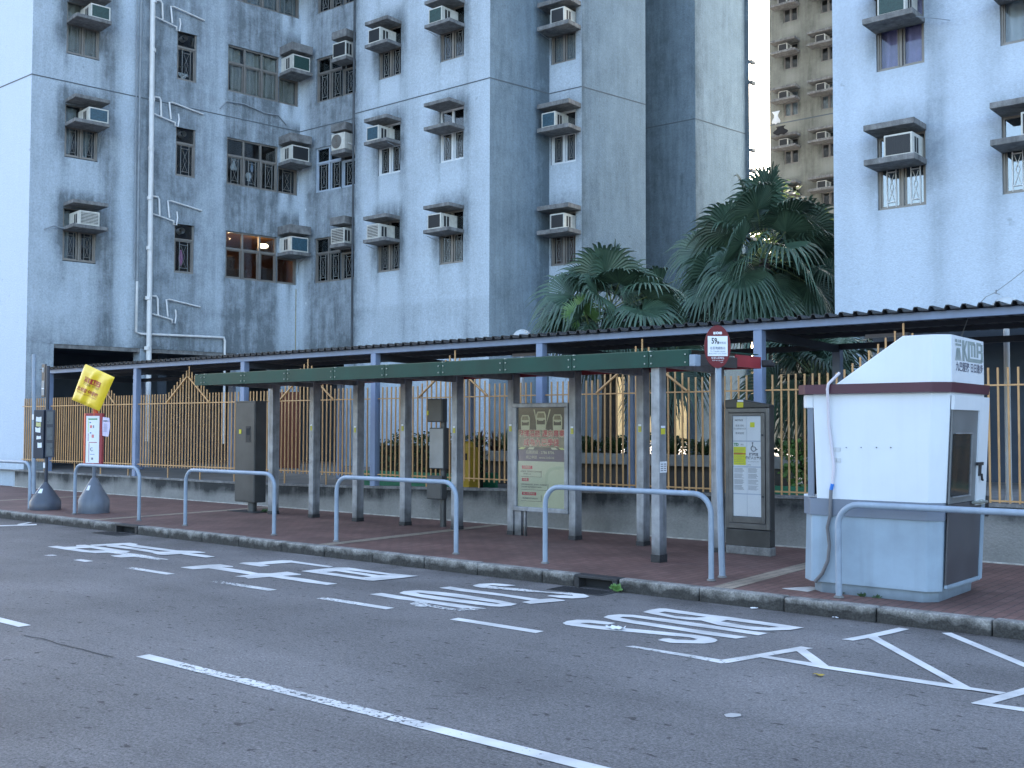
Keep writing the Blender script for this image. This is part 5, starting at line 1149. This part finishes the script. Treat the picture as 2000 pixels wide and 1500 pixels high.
b=MB(); b.wbox(-4.625,-4.59,10.06,10.98,1.06,1.90,0); b.wbox(-4.60,-4.54,9.965,9.985,1.05,1.90,1); b.build('side_window',[mat('smoked glass',(.02,.024,.028),.08),M_kg],K)
b=MB(); b.loft([ring(2.035,-4.60,-4.705,-3.385,-3.245,-3.235,9.90,10.03,11.10,9.99),ring(2.125,-4.60,-4.705,-3.375,-3.235,-3.225,9.90,10.03,11.10,9.99)]); b.build('roof_trim',M_km,K,bevel=.012)
b=MB()
sl0=V(1632,749,9.96).x; sl1=V(1760,658,9.96).x
rf=[(sl0,9.955,2.125),(-3.40,9.955,2.125),(-3.262,10.08,2.125),(-3.25,11.0,2.125),(sl0,11.0,2.125)]
tp=[(sl1,9.985,2.56),(-3.385,9.985,2.56),(-3.262,10.09,2.56),(-3.245,10.98,2.545),(sl1,10.98,2.56)]
b.loft([rf,tp]); b.build('roof',M_kw,K,bevel=.012)
# door side: u runs back along the side, v leans out with the wall
d0=Vector((-3.352,10.065,.26)); vv=(Vector((-3.262,10.078,2.03))-Vector((-3.352,10.065,.26)))
fD=Fr(d0,(0.012,1,0),None,vv)
if fD.n.x<0: fD.n=-fD.n
b=MB(); b.box(fD,.0,.88,.03,.76,.004,.020,0); b.box(fD,.0,.70,.765,1.62,.004,.018,1); dr=b.build('door',[M_kd,mat('door upper grey',(.13,.14,.15),.4,var=.2,vscale=3)],K)
b=MB(); b.box(fD,.02,.52,.83,1.40,.021,.024,0); b.build('door_window',mat('door glass',(.02,.024,.028),.06),dr)
b=MB(); b.box(fD,.52,.535,.82,1.41,.024,.034); b.box(fD,.06,.52,.82,.83,.024,.034); b.box(fD,.06,.52,1.40,1.41,.024,.034); b.build('window_rim',M_steel,dr)
b=MB(); b.box(fD,.70,.975,.72,1.75,.002,.032); b.box(fD,-.008,.70,1.62,1.75,.002,.032); b.box(fD,.88,.965,.0,.718,.002,.03,1); b.box(fD,.0,.88,.0,.030,.002,.025,1); b.build('door_jamb',[M_kw,M_kb],K)
b=MB(); b.box(fD,.66,.82,1.10,1.13,.03,.05); b.box(fD,.72,.78,1.0,1.10,.03,.045); b.tube([fD.p(.77,1.02,.05),fD.p(.775,.96,.055),fD.p(.79,.96,.055)],.012,6); b.build('latch',M_iron,dr)
b=MB(); b.tube([fD.p(.55,.755,.05),fD.p(.93,.745,.06)],.014,8); b.lathe(fD.p(.80,.75,.04)-Vector((0,0,.02)),[(.03,0),(.03,.04)],10); b.build('handle',M_bolt,dr)
b=MB(); b.box(fD,.965,.995,.60,.80,.035,.06); b.build('hinge',M_iron,K)
# lettering on the roof side
fL2_=Fr((-3.262,10.09,2.125),(.013,.9,0),None,(0.002,0,1))
if fL2_.n.x<0: fL2_.n=-fL2_.n
b=MB(); kmb(b,fL2_,.09,.205,.80,.195,0,.003); b.text('九巴服務 日日進步',fL2_,.48,.145,.092,1,.004,bold=.0015,sx=1.0)
b.build('lettering',[mat('logo grey green',(.23,.28,.28),.5),mat('motto grey',(.12,.13,.18),.5)],K)
b=MB()
for px in (1653,1682,1712,1740): 
    p=V(px,874,9.945); b.tube([p,p+Vector((0,-.006,0))],.0055,8,0 if px<1700 else 1)
b.build('screw_hole',[M_kg,M_ink],ub)
b=MB()
cab=[(1640,728,9.93),(1630,738,9.90),(1618,750,9.88),(1616,760,9.87),(1617,780,9.91),(1619,830,9.925),(1625,880,9.925),(1629,910,9.925),(1626,945,9.925)]
b.tube([V(*c) for c in cab],.014,8,0)
b.tube([V(1626,945,9.92),V(1623,957,9.92)],.018,8,1)
b.tube([V(1623,957,9.91),V(1622,985,9.895),V(1622,1005,9.895),V(1616,1030,9.90),V(1620,1065,9.89),V(1617,1095,9.89),V(1606,1120,9.89),V(1592,1136,9.90)],.017,8,2)
b.build('supply_cable',[mat('white cable',(.55,.52,.58),.5),mat('blue tape',(.02,.16,.55),.5),mat('dark conduit',(.12,.12,.13),.6)],K)
b=MB()
for (px,py) in ((1628,878),(1637,878),(1630,898),(1638,899)):
    p=V(px,py,9.946); b.wbox(p.x-.022,p.x+.022,p.y-.002,p.y,p.z-.02,p.z+.02)
b.build('tape_mark',mat('tape residue',(.52,.55,.58),.7),ub)
# small cement pad at the kiosk corner
b=MB(); b.prism([(-4.86,9.93,.131),(-4.58,9.90,.131),(-4.58,10.2,.131),(-4.70,10.22,.131)],(0,0,.004)); tag(b.build('cement_patch',mat('pale mortar2',(.42,.41,.40),.9,var=.2,vscale=8)),kind='structure')
# ================================================================ planting behind the fence
def leafmat(name,c1,c2,rough=.45):
    m=bpy.data.materials.new(name); m.use_nodes=True; t=m.node_tree; b=t.nodes['Principled BSDF']; N=lambda k: t.nodes.new(k)
    g=N('ShaderNodeNewGeometry'); co=N('ShaderNodeTexCoord'); n=N('ShaderNodeTexNoise'); n.inputs['Scale'].default_value=2.2; n.inputs['Detail'].default_value=4; lnk(t,co.outputs['Object'],n.inputs['Vector'])
    ad=N('ShaderNodeMath'); ad.operation='MULTIPLY_ADD'; ad.inputs[1].default_value=.5; lnk(t,g.outputs['Random Per Island'],ad.inputs[0])
    r=N('ShaderNodeMapRange'); r.inputs[1].default_value=.3; r.inputs[2].default_value=.7; r.inputs[4].default_value=.6; lnk(t,n.outputs['Fac'],r.inputs[0]); lnk(t,r.outputs[0],ad.inputs[2])
    mx=N('ShaderNodeMix'); mx.data_type='RGBA'; lnk(t,ad.outputs[0],mx.inputs[0]); mx.inputs[6].default_value=(*c1,1); mx.inputs[7].default_value=(*c2,1); lnk(t,mx.outputs[2],b.inputs['Base Color'])
    b.inputs['Roughness'].default_value=rough; b.inputs['Subsurface Weight'].default_value=0
    MATS[name]=m; return m
M_palm=leafmat('palm green',(.020,.045,.032),(.070,.125,.082),.38)
M_palmy=leafmat('young palm green',(.07,.15,.045),(.14,.24,.08),.4)
M_dead=leafmat('dead palm brown',(.035,.026,.018),(.10,.075,.05),.7)
M_trunk=mat('palm trunk',(.07,.06,.05),.9,var=.4,vscale=9,bump=.8)
M_stalk=mat('leaf stalk',(.13,.17,.07),.5,var=.2)
def fan(b,base,az,el,plen,Rr,rnd,droop=1.,spread=2.35,mi=0,si=1,nseg=34,fold=.12):
    """a fan leaf: stalk from the crown, pleated blade split into drooping tips"""
    d=Vector((math.cos(az)*math.cos(el),math.sin(az)*math.cos(el),math.sin(el)))
    tip=base+d*plen+Vector((0,0,-.10*plen*plen*math.cos(el)))
    b.tube([base,base+d*plen*.5,tip],[.018,.013,.009],5,si,False)
    side=Vector((-math.sin(az),math.cos(az),0)); fwd=(d+Vector((0,0,-.35*droop))).normalized()
    upv=side.cross(fwd).normalized()
    if upv.z<0: upv=-upv
    tw=rnd.uniform(-1.1,1.1); side,upv=side*math.cos(tw)+upv*math.sin(tw),upv*math.cos(tw)-side*math.sin(tw)
    for k in range(nseg):
        t=(k+.5)/nseg*2-1; a=t*spread; L=Rr*(1-.22*abs(t)**2)*rnd.uniform(.92,1.05)
        dr=fwd*math.cos(a)+side*math.sin(a); dn=(-fwd*math.sin(a)+side*math.cos(a))
        dr=(dr+upv*(.22*abs(math.sin(a))+.05)).normalized()
        da=spread*2/nseg
        P=[]; r_=(0.02,.30,.55,.74,.90,1.0)
        jit=rnd.uniform(-.05,.05); dd=droop*rnd.uniform(.75,1.3)
        for q,f in enumerate(r_):
            rad=L*f; w_=min(rad*da*.52, L*.55*da*.52*(1-(max(0,f-.55)/.47))+.002) 
            dz=-dd*L*.62*max(0,f-.50)**1.7*1.6
            c=tip+dr*rad*(1-.12*max(0,f-.5))+Vector((0,0,dz))+dn*jit*max(0,f-.5)
            P+=[c-dn*w_-upv*fold*w_,c+upv*fold*w_*2.2,c+dn*w_-upv*fold*w_]
        fs=[]
        for q in range(len(r_)-1):
            fs+=[(3*q,3*q+1,3*q+4,3*q+3),(3*q+1,3*q+2,3*q+5,3*q+4)]
        b.add(P,fs,mi)
def leafbox(b,x0,x1,y0,y1,z0,z1,n,s,rnd,mi=0,uneven=.12):
    for k in range(n):
        x=rnd.uniform(x0,x1); y=rnd.uniform(y0,y1); zt=z1+uneven*fnz(x*2.1,y*2.1,z1)*2
        z=z0+(zt-z0)*rnd.random()**.55
        a=rnd.uniform(0,6.28); e=rnd.uniform(-.6,1.1); d=Vector((math.cos(a)*math.cos(e),math.sin(a)*math.cos(e),math.sin(e))); q=d.orthogonal().normalized()
        q=(q*math.cos(k)+d.cross(q)*math.sin(k)); L=s*rnd.uniform(.6,1.3); c=Vector((x,y,z))
        b.add([c-d*L*.5,c+q*L*.28,c+d*L*.5,c-q*L*.28],[(0,1,2,3)],mi)
def palm(name,label,x,y,zc,H0,n,Rr,seed,pl=(.7,1.25),dead=0,leans=()):
    rnd=random.Random(seed); t=thing(name,label,'palm tree',(x,y,.55),'fan palms behind the walkway')
    b=MB(); b.lathe((x,y,0),[(.20,.5),(.17,1.2),(.15,2.2),(.14,zc-.5),(.17,zc-.2),(.10,zc+.1)],14); b.build('trunk',M_trunk,t)
    b=MB(); c=Vector((x,y,zc))
    for k in range(n):
        u=(k+.5)/n; az=k*2.39996+rnd.uniform(-.3,.3); el=math.radians(84-122*u**.9+rnd.uniform(-14,14))
        fan(b,c+Vector((0,0,.12*(1-u))),az,el,rnd.uniform(*pl),Rr*rnd.uniform(.82,1.1),rnd,droop=.8+1.1*u,mi=0)
    for (az,el,p_,r2) in leans: fan(b,c,az,math.radians(el),p_,r2,rnd,droop=1.3)
    b.build('crown',[M_palm,M_stalk],t)
    if dead:
        b=MB()
        for k in range(dead):
            az=k*2.4; fan(b,c+Vector((0,0,-.15)),az,math.radians(-58+rnd.uniform(-14,10)),rnd.uniform(.4,.8),Rr*.9,rnd,droop=1.4,spread=1.3,nseg=26)
        leafbox(b,x-.9,x+.3,y-.6,y+.3,zc-1.25,zc-.55,700,.13,rnd)
        b.build('dead_leaf_skirt',[M_dead,M_stalk],t)
    return t
p=V(1190,610,17.6); palm('fan_palm','lower spreading fan palm with a pale new leaf, left of the tallest palm',p.x,p.y,p.z-.05,0,25,.95,3,(.5,.95),0,((math.radians(200),12,.95,.9),(math.radians(8),25,.9,.85),(-1.9,-25,.75,.85),(-1.2,-32,.7,.8),(-2.3,5,.8,.85)))
b=MB(); rr=random.Random(5); c=Vector((p.x+.05,p.y-.75,p.z-.35))
for az,el in ((4.2,70),(5.0,55),(3.6,50)): fan(b,c,az,math.radians(el),.3,.45,rr,.3,mi=0)
o=b.build('new_leaf',[M_palmy,M_stalk],bpy.data.objects['fan_palm'])
p=V(1492,510,22.9); palm('fan_palm','tallest fan palm, large dark crown with a brown skirt beside the right tower',p.x,p.y,p.z-.05,0,33,1.25,11,(.8,1.5),9,((math.radians(200),22,1.5,1.1),(math.radians(190),-10,1.9,1.05),(math.radians(205),2,2.4,1.1),(math.radians(180),-22,2.2,1.0),(math.radians(-65),-30,.9,1.15),(-1.75,-38,1.3,1.1),(-2.2,-15,1.4,1.1),(-1.3,10,1.2,1.1),(-2.7,-28,1.5,1.0)))
p=V(1598,560,25.5); palm('fan_palm','dark fan palm half hidden behind the tallest palm and the right tower corner',p.x-.3,p.y,p.z-.2,0,26,1.2,21,(.8,1.4),10)
p=V(1345,655,17.2); 
p=V(1590,735,17.6); palm('fan_palm','low fan palm whose fronds hang behind the fence left of the kiosk',p.x,p.y,2.5,0,20,.85,31,(.35,.7),0)
p=V(1235,760,18.2); palm('fan_palm','small fan palm drooping behind the fence right of the poster case',p.x+.5,p.y+.5,2.9,0,16,.85,41,(.3,.7),0)
M_hedge=leafmat('hedge green',(.020,.045,.022),(.065,.12,.045),.5)
M_shrub=leafmat('bright shrub green',(.05,.12,.03),(.15,.30,.08),.45)
M_red_l=leafmat('dark red leaf',(.03,.018,.022),(.09,.04,.05),.5)
M_kgreen=mat('green painted kerb',(.03,.18,.10),.6,var=.2)
def hedge(lab,x0,x1,y,z1,seed,grp=None):
    t=thing('hedge',lab,'hedge',((x0+x1)/2,y,.55),grp); rnd=random.Random(seed)
    b=MB(); leafbox(b,x0,x1,y-.3,y+.3,.7,z1,int(900*(x1-x0)*(z1-.7)),.085,rnd); b.build('foliage',M_hedge,t)
    b=MB(); b.wbox(x0-.1,x1+.1,y-.45,y-.38,.55,.86); b.wbox(x0-.1,x1+.1,y+.38,y+.45,.55,.86); b.build('green_kerb',M_kgreen,t)
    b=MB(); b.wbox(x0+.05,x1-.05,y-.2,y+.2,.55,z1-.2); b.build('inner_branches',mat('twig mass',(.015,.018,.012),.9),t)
hedge('clipped dark hedge in a green kerb behind the meter boxes',-15.9,-13.4,15.0,1.55,1)
hedge('clipped dark hedge in a green kerb right of the kiosk',-3.6,5.,15.0,1.50,2)
Pl=thing('planter','long concrete planter bench with a thick pale coping behind the shelter','planter',(-9.5,17.2,.55))
xl=V(918,900,17.).x; xr=V(1555,905,16.95).x
b=MB(); b.wbox(xl,xr,16.9,17.5,1.02,1.22); b.build('coping',mat('pale coping',(.30,.31,.31),.8,var=.2,vscale=3,streak=.3,bump=.3),Pl,bevel=.01)
b=MB(); b.wbox(xl+.1,xr-.3,17.1,17.5,.55,1.018); b.wbox(xr-.45,xr-.1,16.97,17.09,.55,1.018); b.build('planter_wall',mat('planter wall',(.09,.085,.08),.9,var=.2),Pl)
def spiky(name,lab,x,y,z,n,L,m,seed):
    rnd=random.Random(seed); b=MB()
    for k in range(n):
        a=rnd.uniform(0,6.28); e=rnd.uniform(.35,1.45); d=Vector((math.cos(a)*math.cos(e),math.sin(a)*math.cos(e),math.sin(e))); s_=Vector((-math.sin(a),math.cos(a),0)); l=L*rnd.uniform(.6,1.1); c=Vector((x,y,z))
        P=[]
        for f,w_ in ((0,.012),(.4,.024),(.75,.016),(1,.002)):
            q=c+d*l*f+Vector((0,0,-.25*l*f*f)); P+=[q-s_*w_,q+s_*w_]
        b.add(P,[(0,1,3,2),(2,3,5,4),(4,5,7,6)],0)
    return tag(b.build(name,m),lab,'plant')
rp_=random.Random(9)
labs=[('spiky dark red plant at the left end of the planter bench',M_red_l),('spiky reddish plant, second along the planter bench beside the yellow bin',M_red_l),('spiky dark plant behind the poster case column',M_hedge),('low spiky green plant in the planter right of the poster case',M_hedge),('dark spiky plant in the planter behind the paired shelter columns',M_hedge),('dark spiky plant in the planter left of the front shelter column',M_hedge),('tangle of dark spiky leaves below the sunlit wall',M_hedge),('dark spiky plant behind the bus stop pole',M_hedge)]
for k,(lb,m_) in enumerate(labs):
    px=[935,968,990,1150,1205,1250,1318,1375][k]; p=V(px,880,17.35); spiky('spiky_plant',lb,p.x,17.35,1.2,46 if k<3 else 60,.62 if k<3 else .5,m_,k)
b=MB(); leafbox(b,xl+.2,xr-.2,17.3,17.7,1.15,1.5,2600,.10,random.Random(12)); tag(b.build('planter_shrub',M_hedge),'low dark leafy shrub filling the long planter bench','shrub')
Shb=thing('shrub','bright green leafy shrub between the notice cabinet and the kiosk','shrub',(-5.2,16.0,.55))
p=V(1575,890,15.6); b=MB(); leafbox(b,p.x-.32,p.x+.3,15.3,15.9,.7,1.62,620,.11,random.Random(4),0,.2); b.build('foliage',M_shrub,Shb)
b=MB(); rr=random.Random(3)
for k in range(7): b.tube([(p.x,15.6,.55),(p.x+rr.uniform(-.2,.2),15.6+rr.uniform(-.2,.2),1.5)],.012,5)
b.wbox(p.x-.5,p.x+.6,15.1,15.17,.55,.84,1); b.build('stem',[M_trunk,M_kgreen],Shb)
Yb=thing('yellow_bin','yellow metal bin standing behind the fence left of the poster case','bin',(-12.4,14.6,.55))
p=V(913,905,14.6); b=MB(); b.wbox(p.x-.13,p.x+.13,14.5,14.76,.56,1.35); b.lathe((p.x,14.63,1.35),[(.13,0),(.12,.06),(.07,.10),(.01,.11)],16); b.build('bin_body',mat('bin yellow',(.42,.27,.02),.5,var=.15),Yb,bevel=.015)
b=MB(); b.wbox(p.x-.08,p.x+.08,14.49,14.5,1.12,1.24); b.build('bin_opening',M_dark,Yb)
# dark benches and a red door seen through the bars at the left
b=MB(); p=V(563,860,19.5); b.wbox(p.x-.5,p.x+.5,19.4,19.5,.56,2.7); tag(b.build('doorway',mat('rust red door',(.13,.035,.02),.6,var=.2)),'rust red doorway in the shade behind the fence left of the shelter','door')
b=MB(); b.wbox(-70,-40.,78,78.4,.3,7.0)
tag(b.build('garden_wall',mat('sun tinted ochre wall',(.72,.52,.26),.8,var=.1,bump=.2)),'sun tinted ochre wall with sunlight painted into its colour in the passage between the towers','wall')  # warm sunlight is put into the wall colour
# trees beyond the gap
def tree(lab,x,y,h,r_,seed,m):
    t=thing('tree',lab,'tree',(x,y,.5)); rnd=random.Random(seed)
    b=MB(); b.tube([(x,y,.4),(x+.1,y,h*.4),(x-.1,y+.1,h*.8)],[.22,.16,.06],8)
    for k in range(5):
        a=rnd.uniform(0,6.28); b.tube([(x,y,h*.45),(x+math.cos(a)*r_*.6,y+math.sin(a)*r_*.6,h*.8)],[.08,.03],6)
    b.build('trunk',M_trunk,t)
    b=MB()
    for k in range(26):
        a=rnd.uniform(0,6.28); q=r_*rnd.random()**.5; c=Vector((x+math.cos(a)*q,y+math.sin(a)*q,h*(.55+.42*rnd.random())))
        s_=r_*rnd.uniform(.25,.42)
        for j in range(90):
            v_=Vector((rnd.gauss(0,.45),rnd.gauss(0,.45),rnd.gauss(0,.36)))*s_
            d=Vector((rnd.uniform(-1,1),rnd.uniform(-1,1),rnd.uniform(-1,1))).normalized(); e=d.orthogonal().normalized(); L=.16*rnd.uniform(.6,1.3)
            b.add([c+v_-d*L,c+v_+e*L*.5,c+v_+d*L,c+v_-e*L*.5],[(0,1,2,3)])
    b.build('crown',m,t)
M_tree=leafmat('yellowish tree green',(.06,.10,.02),(.22,.28,.05),.5)  # yellowish green foliage
p=V(1477,400,45); tree('yellow green tree top glimpsed in the bright gap between the towers',p.x,45,p.z+.6,2.2,7,M_tree)
p=V(1618,430,30); tree('olive tree between the far tower and the right tower corner',p.x-.3,30,p.z+.5,1.5,8,M_tree)
# weeds, litter, leaf
def weed(lab,p,n,L,seed,m=None):
    rnd=random.Random(seed); b=MB()
    for k in range(n):
        a=rnd.uniform(0,6.28); e=rnd.uniform(.2,1.3); d=Vector((math.cos(a)*math.cos(e),math.sin(a)*math.cos(e),math.sin(e))); c=Vector(p)+d*L*rnd.uniform(.1,.8)+Vector((rnd.uniform(-.03,.03),rnd.uniform(-.01,.01),0)); q=d.orthogonal().normalized(); l=L*.35
        b.add([c-d*l,c+q*l*.5,c+d*l,c-q*l*.5],[(0,1,2,3)])
    return tag(b.build('weed',m or M_shrub),lab,'weed')
weed('bright green weed growing at the right end of the nearer kerb drain',(-6.45,9.38,.02),60,.075,1)
weed('largest dark weed clump at the kiosk foot beside the guard rail post',G(1650,1160,.13)+Vector((0,.0,0)),70,.06,2,M_hedge)
weed('small dark weed at the kiosk foot, second from the guard rail post',G(1684,1165,.13),36,.045,3,M_hedge)
weed('small dark weed at the middle of the kiosk foot',G(1712,1168,.13),26,.04,4,M_hedge)
weed('thin green weed at the kiosk foot nearest the door side',G(1775,1172,.13),22,.05,5,M_shrub)
weed('dark weed beside the stub of the steel cabinet',(-16.45,12.5,.14),50,.07,6,M_hedge)
def litter(name,lab,p,s,m,seed,cat='litter'):
    rnd=random.Random(seed); b=MB(); P=[]; n=5
    for j in range(n):
        for i in range(n): P.append(Vector(p)+Vector(((i/(n-1)-.5)*s*1.5+rnd.uniform(-.1,.1)*s,(j/(n-1)-.5)*s+rnd.uniform(-.1,.1)*s,.008+rnd.random()*s*.28)))
    b.add(P,[(j*n+i,j*n+i+1,(j+1)*n+i+1,(j+1)*n+i) for j in range(n-1) for i in range(n-1)],0,True)
    return tag(b.build(name,m),lab,cat)
litter('crumpled_wrapper','crumpled white and blue wrapper lying on the S of BUS',G(1203,1230),.10,M_cloth,1)
litter('paper_scrap','tiny white scrap in the gutter left of the nearer drain',G(1066,1137),.035,M_cloth,2)
litter('paper_scrap','flat white scrap against the kerb right of the nearer drain',G(1473,1190),.04,M_cloth,3)
litter('paper_scrap','small pale scrap near the kerb front below the kiosk',G(1632,1208),.035,M_cloth,4)
litter('fallen_leaf','yellow fallen leaf on the road left of the large diagonal marks',G(1598,1321),.045,mat('leaf yellow',(.42,.30,.05),.7),5,'leaf')
b=MB(); P=[G(x,y)+Vector((0,0,.0055)) for x,y in ((1414,1397),(1428,1394),(1446,1396),(1448,1400),(1432,1403),(1418,1402))]
b.poly(P); tag(b.build('road_scar',mat('pale scar',(.36,.36,.36),.8,var=.15)),kind='structure')
